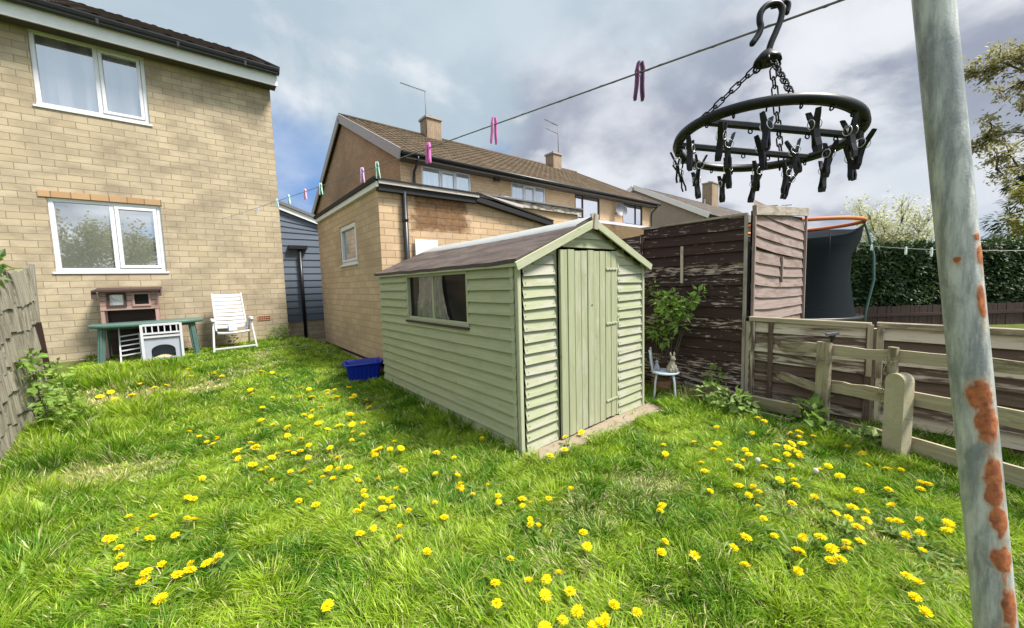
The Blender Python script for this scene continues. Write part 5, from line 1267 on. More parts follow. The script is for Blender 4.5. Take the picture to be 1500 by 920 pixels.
hk = [(1117, 98), (1121, 84), (1128, 68), (1134, 52), (1136, 38), (1131, 30), (1121, 29), (1111, 33), (1104, 42), (1103, 53), (1105, 62), (1101, 73), (1093, 84)]
b.tube(smooth_path([HK(*p) for p in hk]), .0052, 10); b.ball(HK(1093, 84), .0052, 8, 6)
hk2 = [(1124, 30), (1134, 28), (1142, 23), (1148, 25), (1149, 31), (1147, 39)]
b.tube(smooth_path([HK(*p) + DF * .006 for p in hk2]), .004, 8); b.ball(HK(1147, 39) + DF * .006, .004, 8, 6)
b.build('hook', M['dryer'], pa_)
def chain(p, q):
    b = MB(); d = (q - p); L = d.length; d.normalize(); n_ = int(L / .0155); a0 = d.orthogonal().normalized(); a1 = d.cross(a0)
    for i in range(n_):
        c_ = p + d * L * (i + .5) / n_; sd = a0 if i % 2 else a1; hl, hw_ = L / n_ * .68, .0048
        path = [c_ + d * (hl * math.cos(2 * math.pi * k_ / 14)) * (1 if True else 1) + sd * hw_ * max(-1, min(1, 1.35 * math.sin(2 * math.pi * k_ / 14))) for k_ in range(15)]
        b.tube(path, .0014, 6, cap=False)
    return b
for a, ha in ((2.75, 2.9), (.72, .5), (4.4, 4.6)):
    chain(HK(1116, 112) + DR * .018 * math.cos(ha) + DF * .018 * math.sin(ha) - UP * .006, ringpt(a, .137, .008)).build('chain', M['dryer'], pa_)
# the airer's pegs
def airer_peg(sc_=1.0):
    b = MB()
    for sg in (-1, 1):
        rows = []
        for (x, z, w2) in ((.0125, .028, .004), (.009, .018, .005), (.0035, .004, .0055), (.0015, -.004, .0055), (.002, -.02, .0055), (.0045, -.034, .005), (.0035, -.044, .004)):
            th = .0038; rows.append([(sg * (x - th * .5), -w2, z), (sg * (x + th * .5), -w2, z), (sg * (x + th * .5), w2, z), (sg * (x - th * .5), w2, z)][::sg])
        b.grid(rows, None, None, 0, False, True); b.face([rows[0][i] for i in range(4)][::-1]); b.face(rows[-1])
    b2 = MB(); b2.torus((0, .0065, .004), (1, 0, 0), (0, 0, 1), .0085, .0008, 16, 5); b2.torus((0, -.0065, .004), (1, 0, 0), (0, 0, 1), .0085, .0008, 16, 5)
    return b, b2
bp, bs = airer_peg(); r1 = random.Random(12); first_peg = None
spots = [(ringpt(2 * math.pi * i / 14 + .15, .137, -.013), 1) for i in range(14)]
for off, hl in bars: spots += [(rc_ + tb2 * off + ta * ((i - 1.5) / 2.2 * hl) - tn * .013, 1) for i in range(4)]
pegz = .022
for i, (p, _) in enumerate(spots):
    rot = (r1.uniform(-.22, .22), r1.uniform(-.25, .25), r1.uniform(0, 6.28)); loc = p - UP * (pegz + .002)
    if first_peg is None:
        first_peg = bp.build('peg', M['dryer'], pa_); s_ = bs.build('spring', M['steel'], first_peg); pg = first_peg
    else:
        pg = first_peg.copy(); COL.objects.link(pg); pg.parent = pa_
        s2 = s_.copy(); COL.objects.link(s2); s2.parent = pg
    pg.scale = (.8,) * 3; pg.location = loc; pg.rotation_euler = rot
    # the little ring that carries it
# ------------------------------------------------------------------ vegetation
def cluster(mb, c, rad, n_, L, W, seed=0, up=.35, shell=.0, mi=0, out_=.7):
    rg = random.Random(seed); c = Vector(c)
    for _ in range(n_):
        while True:
            p = V(rg.uniform(-1, 1), rg.uniform(-1, 1), rg.uniform(-1, 1))
            if shell < p.length < 1: break
        pos = c + V(p.x * rad[0], p.y * rad[1], p.z * rad[2]); d = (p.normalized() * out_ + V(rg.uniform(-1, 1), rg.uniform(-1, 1), rg.uniform(-.6, .6)) * .8); d.normalize()
        nn = (UP * up + V(rg.uniform(-1, 1), rg.uniform(-1, 1), rg.uniform(-.3, 1)) * .6)
        s_ = rg.uniform(.6, 1.25); mb.leaf(pos, d, nn, L * s_, W * s_, rg.random(), mi)
def stems(mb, base, tips, r_, seed=0, mi=0):
    rg = random.Random(seed)
    for tp in tips:
        b0 = Vector(base) + V(rg.uniform(-.04, .04), rg.uniform(-.04, .04), 0); tp = Vector(tp); m = b0.lerp(tp, .5) + V(rg.uniform(-.06, .06), rg.uniform(-.06, .06), rg.uniform(0, .08)); mb.tube(smooth_path([b0, m, tp], 4), [r_ * (1 - .07 * i) for i in range(9)], 5, mi=mi)

def plant(name, label, cat, base, blobs, L, W, leaf, stem_m='bark', r_=.006, seed=0, group=None):
    o = thing(name, label, cat, (0, 0, 0), 0, group)
    b = MB(); stems(b, base, [Vector(c) for c, rad, n_ in blobs], r_, seed); b.build('stem', M[stem_m], o)
    b = MB()
    for i, (c, rad, n_) in enumerate(blobs): cluster(b, c, rad, n_, L, W, seed * 31 + i)
    b.build('foliage', M[leaf], o); return o
plant('elder_shrub', 'leafy bright green shrub growing between the shed and the dark fence', 'shrub', (4.72, 2.62, 0), [((4.60, 2.50, 1.02), (.15, .12, .15), 80), ((4.58, 2.40, 1.18), (.13, .14, .12), 75), ((4.60, 2.27, 1.14), (.11, .10, .10), 50), ((4.63, 2.58, 1.25), (.12, .09, .11), 50), ((4.62, 2.40, 1.33), (.07, .10, .05), 28), ((4.64, 2.19, 1.27), (.07, .07, .05), 24), ((4.66, 2.10, 1.37), (.05, .06, .05), 16), ((4.58, 2.64, .86), (.10, .10, .11), 44), ((4.55, 2.50, .78), (.08, .08, .08), 26), ((4.57, 2.30, .97), (.08, .07, .08), 24), ((4.66, 2.70, 1.44), (.05, .05, .09), 14)], .10, .046, 'leaf_elder', r_=.008, seed=1)
plant('bramble', 'low bramble with pale new leaves in front of the leaning planks', 'bramble', (4.52, 1.72, 0), [((4.50, 1.72, .18), (.2, .22, .14), 130), ((4.56, 1.95, .2), (.1, .12, .08), 50), ((4.45, 1.55, .14), (.14, .14, .1), 60)], .085, .06, 'leaf_bramble', r_=.004, seed=2)
plant('weed_plant', 'small leafy weed climbing the plank end below the dark fence', 'weed', (4.75, 1.96, .1), [((4.76, 1.95, .34), (.09, .1, .09), 36)], .08, .05, 'leaf_elder', r_=.004, seed=3)
plant('nettle', 'broad leaved weed at the foot of the wide wooden fence post', 'weed', (4.58, 1.0, 0), [((4.60, 1.0, .16), (.12, .14, .13), 70), ((4.5, .86, .08), (.14, .12, .07), 40)], .10, .065, 'leaf_elder', r_=.004, seed=4)
plant('ground_weed', 'flat leaved weeds growing against the low rail left of the concrete post', 'weed', (4.42, .52, 0), [((4.42, .55, .08), (.12, .2, .07), 70)], .09, .05, 'leaf_bramble', r_=.003, seed=5)
plant('corner_shrub', 'small green shrub at the bottom right corner of the brick house', 'shrub', (1.22, 9.62, .4), [((1.2, 9.55, .58), (.2, .12, .16), 110), ((1.36, 9.6, .66), (.1, .08, .14), 40)], .07, .04, 'leaf_elder', r_=.006, seed=6)
plant('wall_weed', 'dark leafy weed behind the white garden chair', 'weed', (.42, 9.62, .4), [((.42, 9.6, .54), (.12, .08, .13), 60)], .06, .035, 'leaf_ivy', r_=.005, seed=7)
o = plant('ivy', 'green ivy and bramble sprawling over the bottom of the silver grey shingle fence', 'ivy', (-1.42, 6.6, .1), [((-1.40, 6.62, .48), (.16, .2, .22), 120), ((-1.30, 6.45, .28), (.2, .22, .16), 120), ((-1.45, 6.35, .72), (.08, .16, .14), 50), ((-1.42, 6.15, .9), (.07, .14, .08), 30), ((-1.36, 6.05, .5), (.1, .2, .12), 40), ((-1.2, 6.2, .2), (.2, .3, .12), 80), ((-1.38, 6.82, .7), (.08, .08, .1), 26)], .085, .05, 'leaf_elder', r_=.005, seed=8)
plant('climber', 'dark green leaves poking over the top of the silver grey shingle fence', 'climber', (-1.75, 6.1, .6), [((-1.62, 6.24, 1.86), (.12, .15, .10), 34), ((-1.58, 6.12, 1.74), (.08, .12, .07), 20)], .13, .075, 'leaf_ivy', r_=.010, seed=9)
# dock plants on the left
def dock(label, x, y, n_, L, seed):
    rg = random.Random(seed); o = MB(); z0 = gz(x, y)
    for i in range(n_):
        a = rg.uniform(0, 6.28); e = rg.uniform(.35, 1.2); d = V(math.cos(a) * math.cos(e), math.sin(a) * math.cos(e), math.sin(e)); l = L * rg.uniform(.6, 1.1)
        p0 = V(x + rg.uniform(-.05, .05), y + rg.uniform(-.05, .05), z0); n_s = 7; rows = []; sd = d.cross(UP).normalized()
        for j in range(n_s + 1):
            q = j / n_s; p = p0 + d * l * q + UP * (-.42 * l * q * q * math.cos(e)); w_ = l * .09 * (math.sin(math.pi * min(1, q * .93 + .07)) ** .8) * (.25 if q < .15 else 1)
            nn = sd.cross(d); rows.append([p - sd * w_ + nn * w_ * .3, p - sd * w_ * .5 + nn * .02 * w_, p, p + sd * w_ * .5 + nn * .02 * w_, p + sd * w_ + nn * w_ * .3])
        o.grid(rows, None, rg.random(), 0, True)
    return tag(o.build('dock_plant', M['leaf_dock']), label, 'weed', 'dock plants by the shingle fence')
dock('broad leaved dock plant in long grass nearest the shingle fence foot', -1.18, 5.0, 16, .28, 1)
dock('large bright dock plant in the long grass left of the foreground dandelions', -.86, 3.75, 18, .28, 2)
dock('low dock plant at the lower left edge of the lawn', -.78, 3.05, 14, .22, 3)
dock('dock plant half hidden in tall grass between two others on the left', -1.05, 4.3, 16, .26, 4)

# hedge and the dark boards below it
he = thing('hedge', 'long dark green clipped hedge behind the low fence and washing line', 'hedge')
H0, H1 = V(12.9, 3.8, 0), V(22.3, -3.9, 0); hd_ = (H1 - H0).normalized(); hn = V(-hd_.y, hd_.x, 0)
if hn.dot(-H0) < 0: hn = -hn                                     # towards the garden
HL = (H1 - H0).length
b = MB(); rows = []
for i in range(61):
    row = []
    for (o_, z) in ((.22, -.1), (.25, .8), (.24, 1.6), (.2, 2.1), (.0, 2.24), (-.8, 2.28), (-1.1, 2.1), (-1.1, -.1)): row.append(H0 + hd_ * HL * i / 60 + hn * (o_ + .08 * mnoise.noise((i * .7, z * 2, 1))) + UP * (z + .05 * mnoise.noise((i * .5, o_, 2))))
    rows.append(row)
b.grid(rows, None, .5); 
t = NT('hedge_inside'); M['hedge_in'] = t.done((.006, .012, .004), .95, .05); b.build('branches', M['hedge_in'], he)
b = MB(); rg = random.Random(4)
for i in range(16000):
    u = rg.uniform(0, HL); q = rg.random()
    if q < .8: z = rg.uniform(.25, 2.3); o_ = .26 + .12 * mnoise.noise((u * 1.4, z * 1.8, 5)) + rg.uniform(-.06, .05); n_ = hn
    else: o_ = rg.uniform(-.5, .3); z = 2.3 + .06 * mnoise.noise((u * .9, o_, 3)) + rg.uniform(-.04, .07); n_ = UP
    d = V(rg.uniform(-1, 1), rg.uniform(-1, 1), rg.uniform(-1, .7)) + n_ * .6
    b.leaf(H0 + hd_ * u + hn * o_ + UP * z, d, n_ + V(rg.uniform(-.8, .8), rg.uniform(-.8, .8), rg.uniform(0, 1)), rg.uniform(.09, .16), rg.uniform(.05, .08), min(1, max(0, rg.random() * .8 + (.35 if q >= .8 else 0))))
b.build('foliage', M['leaf_hedge'], he)
bf = thing('board_fence', 'dark brown close boarded fence at the foot of the tall hedge', 'fence')
b = MB(); rg = random.Random(8); u = 0
while u < HL: w_ = rg.uniform(.11, .15); b.box(H0 + hd_ * (u + w_ / 2) + hn * (.62 + rg.uniform(-.006, .006)) + UP * .06, (w_ - .008, .02, 1.06 + rg.uniform(-.02, .02)), Matrix((hd_, -hn, UP)).transposed()); u += w_
b.build('boards', M['hutch_dark'], bf)
b = MB(); b.bar(H0 + hn * .65 + UP * .35, H1 + hn * .65 + UP * .35, .03, .08); b.build('rail', M['hutch_dark'], bf)

def tree(name, label, base, h, spread, leaf, nleaf, L, W, seed, trunk_r=.12, trunk_h=.3, crown='round', depth=4, group=None, kids=4):
    rg = random.Random(seed); o = thing(name, label, 'tree', (0, 0, 0), 0, group); base = Vector(base); tb_ = MB(); lf_ = MB(); ends = []
    def grow(p, d, l, r_, lev):
        path = [p]; rad = [r_]; q = p; dd = d
        for i in range(4):
            dd = (dd + V(rg.uniform(-1, 1), rg.uniform(-1, 1), rg.uniform(-.3, .9)) * .16).normalized(); q = q + dd * l / 4; path.append(q); rad.append(r_ * (1 - .12 * (i + 1)))
        tb_.tube(path, rad, 6 if lev < 2 else 4, cap=lev == 0)
        if lev >= depth - 2: ends.extend(path[1:])
        if lev < depth:
            for i in range(kids if lev else kids + 2):
                a = rg.uniform(0, 6.28); e = rg.uniform(.35, .95) if crown != 'fan' else rg.uniform(.2, .6); sd = dd.orthogonal().normalized(); sd2 = dd.cross(sd)
                nd = (dd * math.cos(e) + (sd * math.cos(a) + sd2 * math.sin(a)) * math.sin(e)); nd.z += .12; nd.normalize(); s_ = path[rg.randint(2, 4)]
                grow(s_, nd, l * rg.uniform(.55, .8) * (spread if lev == 0 else 1), r_ * .5, lev + 1)
    grow(base, UP, h * trunk_h, trunk_r, 0)
    tb_.build('trunk', M['bark'], o)
    for _ in range(nleaf):
        e = rg.choice(ends); p = e + V(rg.gauss(0, 1), rg.gauss(0, 1), rg.gauss(0, 1)) * L * 1.6
        lf_.leaf(p, V(rg.uniform(-1, 1), rg.uniform(-1, 1), rg.uniform(-.8, .8)), V(rg.uniform(-1, 1), rg.uniform(-1, 1), rg.uniform(-.2, 1)), L * rg.uniform(.6, 1.3), W * rg.uniform(.6, 1.3), rg.random())
    lf_.build('crown', M[leaf], o); return o
tree('blossom_tree', 'pale rounded tree in fine blossom rising beyond the dark hedge', (28.9, 2.5, 0), 6.2, 1.0, 'leaf_blossom', 5200, .14, .085, 3, .12, .34, 'fan', 4)
def conifer(label, base, h, r_, seed, leaf, n_, L=.3, taper=.8):
    rg = random.Random(seed); o = thing('evergreen_tree', label, 'tree'); base = Vector(base); b = MB(); b.tube([base, base + UP * h * .5, base + UP * h * .95], [.2, .13, .03], 8); b.build('trunk', M['bark'], o); b = MB()
    lobes = []
    for i in range(46):
        q = rg.random() ** .8; a = rg.uniform(0, 6.28); rr = r_ * (1 - q * taper) * rg.uniform(.55, 1.05); lobes.append((base + V(rr * math.cos(a), rr * math.sin(a), h * (.08 + .9 * q)), r_ * rg.uniform(.16, .34)))
    for _ in range(n_):
        c, lr = rg.choice(lobes); d = V(rg.gauss(0, 1), rg.gauss(0, 1), rg.gauss(0, .6)).normalized(); out_ = (c - base); out_.z = 0
        b.leaf(c + d * lr * rg.uniform(.5, 1.05), d + out_.normalized() * .5 + UP * rg.uniform(-.5, .2), UP + d * .5, L * rg.uniform(.6, 1.2), L * .38 * rg.uniform(.6, 1.2), rg.random())
    b.build('crown', M[leaf], o); return o
conifer('yellow green bushy evergreen tree above the hedge beside the rusty pole', (23.6, -1.55, 0), 4.6, 1.75, 2, 'leaf_conifer', 6000, .22)
conifer('dark evergreen tree standing behind the yellow green one by the pole', (27.6, -1.6, 0), 6.4, 2.0, 5, 'leaf_dark', 6000, .3)
conifer('second yellowish evergreen tree at the right edge above the hedge', (22.6, -3.4, 0), 5.2, 1.6, 7, 'leaf_conifer', 4200, .22)
# tree at the right edge: sparse spring branches reaching in
st = thing('spring_tree', 'sparse spring tree reaching thin leafy branches in from the right edge', 'tree'); base = V(15.6, -3.6, 0); tb_ = MB(); lf_ = MB(); rg = random.Random(21)
tb_.tube([base, base + V(.1, .1, 2.2), base + V(0, .3, 4.4), base + V(-.1, .5, 6.8)], [.22, .18, .13, .05], 8)
def twig(p, tgt, r_, lev):
    p, tgt = Vector(p), Vector(tgt); n_ = 9; path = []
    for i in range(n_ + 1):
        q = i / n_; path.append(p.lerp(tgt, q) + V(rg.uniform(-1, 1), rg.uniform(-1, 1), rg.uniform(-1, 1)) * .06 * (tgt - p).length * q * (.5 if q == 1 else 1) + UP * .18 * (tgt - p).length * math.sin(math.pi * q * .8) * .5)
    tb_.tube(path, [max(.006, r_ * (1 - .8 * i / n_)) for i in range(n_ + 1)], 5)
    if lev == 0:
        for i in range(2, n_ + 1):
            for _ in range(2): twig(path[i], path[i] + V(rg.uniform(-.5, .5), rg.uniform(-.35, .75), rg.uniform(-.45, .7)) * (1.15 if i < n_ else .5), r_ * .45, 1)
    if lev == 1:
        for i in range(3, n_ + 1):
            if rg.random() < .5: twig(path[i], path[i] + V(rg.uniform(-1, 1), rg.uniform(-1, 1), rg.uniform(-1, 1)) * .3, r_ * .4, 2)
    if lev:
        for i in range(3, n_ + 1):
            for _ in range(5 if lev == 1 else 6):
                lf_.leaf(path[i] + V(rg.gauss(0, 1), rg.gauss(0, 1), rg.gauss(0, 1)) * .075, V(rg.uniform(-1, 1), rg.uniform(-1, 1), rg.uniform(-1, 1)), UP + V(rg.uniform(-1, 1), rg.uniform(-1, 1), 0), rg.uniform(.07, .14), rg.uniform(.04, .07), rg.random())
twig(base + V(0, .35, 4.4), (16.1, .22, 6.35), .075, 0); twig(base + V(0, .25, 3.7), (16.2, .0, 4.75), .07, 0); twig(base + V(0, .45, 5.6), (15.9, -.55, 6.6), .06, 0); twig(base + V(0, .2, 3.2), (16.4, -.3, 3.9), .06, 0); twig(base + V(0, .3, 4.2), (16.0, -.9, 5.6), .06, 0)
tb_.build('trunk', M['bark'], st); lf_.build('crown', M['leaf_spring'], st)

tree('garden_tree', 'leafy tree seen mirrored in the lower white window of the brick house', (-4.0, -6.6, 0), 7.2, 1.0, 'leaf_spring', 9000, .15, .09, 9, .13, .32, 'round', 3)
# ------------------------------------------------------------------ lawn: grass, weeds, dandelions
def grass_blades(name, xy, length, width, lean_dir, lean, colr, mat):
    """one mesh of bent blades, four faces each"""
    n = len(xy); z0 = gzn(xy[:, 0], xy[:, 1]) - .008
    ang = rng.uniform(0, 2 * np.pi, n); side = np.stack([np.cos(ang), np.sin(ang), np.zeros(n)], 1)
    dirv = np.stack([np.cos(lean_dir), np.sin(lean_dir), np.zeros(n)], 1)
    base = np.stack([xy[:, 0], xy[:, 1], z0], 1); L = length[:, None]; le = lean[:, None]
    def at(q): return base + dirv * (L * le * q ** 1.7) + np.array([0, 0, 1.0]) * (L * q * np.sqrt(np.maximum(.05, 1 - (le * .85 * q) ** 2)))
    w = width[:, None]; qs = (0, .4, .75); ws = (.85, 1.0, .62)
    vs = []
    for q, ww in zip(qs, ws): p = at(q); vs += [p - side * w * ww * .5, p + side * w * ww * .5]
    vs.append(at(1.0)); Vt = np.stack(vs, 1).reshape(-1, 3).astype(np.float32)
    b = (np.arange(n) * 7)[:, None]
    quads = np.concatenate([b + [0, 1, 3, 2], b + [2, 3, 5, 4]], 1); tri = b + [4, 5, 6]
    loops = np.concatenate([quads, tri], 1).reshape(-1)
    starts = (np.arange(n)[:, None] * 11 + [0, 4, 8]).reshape(-1); tot = np.tile([4, 4, 3], n)
    me = bpy.data.meshes.new(name); me.vertices.add(n * 7); me.vertices.foreach_set('co', Vt.reshape(-1)); me.loops.add(n * 11); me.loops.foreach_set('vertex_index', loops.astype(np.int32))
    me.polygons.add(n * 3); me.polygons.foreach_set('loop_start', starts.astype(np.int32)); me.polygons.foreach_set('loop_total', tot.astype(np.int32)); me.polygons.foreach_set('use_smooth', np.ones(n * 3, bool))
    me.update(calc_edges=True)
    ca = me.attributes.new('tone', 'FLOAT_COLOR', 'POINT')
    c4 = np.ones((n, 7, 4), np.float32); c4[:, :, :3] = colr[:, None, :]
    ca.data.foreach_set('color', c4.reshape(-1)); me.materials.append(mat)
    o = bpy.data.objects.new(name, me); COL.objects.link(o); return o
t = NT('lawn_grass'); at_ = t.n('ShaderNodeAttribute', {'attribute_name': 'tone'}).outputs['Color']
t.done(at_, .55, .3); tr = t.n('ShaderNodeBsdfTranslucent', None, Color=at_); mx = t.n('ShaderNodeMixShader'); mx.inputs[0].default_value = .42
t.nt.links.new(t.b.outputs[0], mx.inputs[1]); t.nt.links.new(tr.outputs[0], mx.inputs[2]); t.nt.links.new(mx.outputs[0], t.out.inputs[0]); M['grass'] = t.m

def fbm(x, y, f, seed, oct_=3):
    """cheap smooth value noise, vectorised"""
    out = np.zeros_like(x); amp = 1.0; tot = 0
    for o_ in range(oct_):
        r_ = np.random.default_rng(seed + o_ * 17).random((256, 256)); X, Y = x * f, y * f; xi, yi = np.floor(X).astype(int), np.floor(Y).astype(int); fx, fy = X - xi, Y - yi; fx, fy = fx * fx * (3 - 2 * fx), fy * fy * (3 - 2 * fy)
        g_ = lambda a, b_: r_[a % 256, b_ % 256]
        out += amp * ((g_(xi, yi) * (1 - fx) + g_(xi + 1, yi) * fx) * (1 - fy) + (g_(xi, yi + 1) * (1 - fx) + g_(xi + 1, yi + 1) * fx) * fy); tot += amp; amp *= .5; f *= 2.1
    return out / tot
fx_, fy_ = math.cos(yaw), math.sin(yaw)
N = 1250000
X = rng.uniform(-1.62, 4.95, N); Y = rng.uniform(-1.6, 9.8, N)
dep = X * fx_ + Y * fy_; lat = X * math.sin(yaw) - Y * math.cos(yaw)
vis = (dep > 1.25) & (np.abs(lat) < dep * 1.62 + .8)
inshed = (X > 2.09) & (X < 4.04) & (Y > 2.47) & (Y < 5.72)
slab = (X > 2.15) & (X < 4.13) & (Y > 2.255) & (Y < 2.52)
ext = (X > 2.24) & (Y > 5.98); hs = (X < 1.46) & (Y > 9.78); rightf = X > 4.93
keep = vis & ~inshed & ~ext & ~hs & ~rightf & (~slab | (rng.random(N) < .03)) & ~((X > 4.6) & (Y > 3.0))
dens = np.clip((2.6 / np.maximum(dep, 1.3)) ** 1.15, .16, 1.0)
keep &= rng.random(N) < dens
thin = fbm(X, Y, 1.3, 5)                                     # worn, thatchy places
X, Y, dep, thin = X[keep], Y[keep], dep[keep], thin[keep]
# tufts: blades follow the nearest tuft centre of a jittered grid
cs = .16; gx, gy = np.floor(X / cs), np.floor(Y / cs)
def hsh(a, b_, k_): v_ = np.sin(a * 127.1 + b_ * 311.7 + k_ * 74.7) * 43758.5453; return v_ - np.floor(v_)
best = np.full(len(X), 9.0); tx = np.zeros(len(X)); ty = np.zeros(len(X)); th_ = np.zeros(len(X)); tl_ = np.zeros(len(X))
for dx in (-1, 0, 1):
    for dy in (-1, 0, 1):
        a, b_ = gx + dx, gy + dy; cx_, cy_ = (a + hsh(a, b_, 1)) * cs, (b_ + hsh(a, b_, 2)) * cs; d_ = np.hypot(X - cx_, Y - cy_); m_ = d_ < best
        best[m_] = d_[m_]; tx[m_] = cx_[m_]; ty[m_] = cy_[m_]; th_[m_] = hsh(a, b_, 3)[m_]; tl_[m_] = hsh(a, b_, 4)[m_]
big = fbm(X, Y, .55, 41); med = fbm(X, Y, 2.6, 77)
edge = np.minimum(np.minimum(np.abs(X - 2.08) + 2 * np.maximum(0, np.maximum(2.4 - Y, Y - 5.8)), np.abs(X + 1.5)), np.maximum(0, 4.5 - X))
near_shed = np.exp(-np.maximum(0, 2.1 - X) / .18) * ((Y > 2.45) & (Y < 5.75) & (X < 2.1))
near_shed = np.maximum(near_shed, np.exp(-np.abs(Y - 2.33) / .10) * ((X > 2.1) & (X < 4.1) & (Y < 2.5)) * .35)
left = np.clip((-.62 - X + .12 * (Y - 3)) / .5, 0, 1) * (Y < 8.2); rightl = np.clip((X - 3.75) / .7, 0, 1) * (Y < 2.6)
front = np.clip((Y - 9.4) / .3, 0, 1) * .25 - np.clip((Y - 7.6) / .8, 0, 1) * .25
tall = np.clip(near_shed * .8 + left * 1.15 + rightl * .55 + front, -.3, 1.3)
length = (.034 + .044 * tl_ + .035 * np.clip(big - .4, 0, 1) * 2) * (.65 + .7 * rng.random(len(X))) * (1 + 1.15 * tall)
length *= np.clip(1.25 - 1.1 * np.clip(thin - .56, 0, 1) * 4, .45, 1.2)
lean_dir = np.arctan2(Y - ty, X - tx) + (rng.random(len(X)) - .5) * 1.6; sweep = 2 * np.pi * fbm(X, Y, .8, 9); mixw = rng.random(len(X)) < .28
lean_dir = np.where(mixw, sweep + (rng.random(len(X)) - .5) * 1.2, lean_dir); lean = np.clip(.35 + .5 * rng.random(len(X)) + best * 2.2 - .3 * tall, .1, 1.05)
width = (.0030 + .0024 * rng.random(len(X)) + .0035 * (rng.random(len(X)) < .16)) * np.clip(dep / 2.6, 1, 3.2) ** .95 * (1 + .35 * tall)
g1, g2, g3, st_ = np.array([.085, .22, .010]), np.array([.31, .46, .022]), np.array([.50, .60, .10]), np.array([.68, .62, .34])
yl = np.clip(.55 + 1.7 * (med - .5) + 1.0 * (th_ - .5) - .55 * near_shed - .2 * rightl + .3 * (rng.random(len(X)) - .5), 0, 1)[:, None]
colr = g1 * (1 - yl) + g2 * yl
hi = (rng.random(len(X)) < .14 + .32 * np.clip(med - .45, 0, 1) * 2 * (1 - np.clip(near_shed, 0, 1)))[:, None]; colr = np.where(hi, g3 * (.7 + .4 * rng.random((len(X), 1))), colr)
dry = (rng.random(len(X)) < 0.05 + 2.2 * np.clip(thin - .57, 0, 1))[:, None]; colr = np.where(dry, st_ * (.6 + .6 * rng.random((len(X), 1))), colr)
colr = (colr * (.75 + .5 * rng.random((len(X), 1)))).astype(np.float32)
tag(grass_blades('grass', np.stack([X, Y], 1), length, width, lean_dir, lean, colr, M['grass']), kind='stuff')

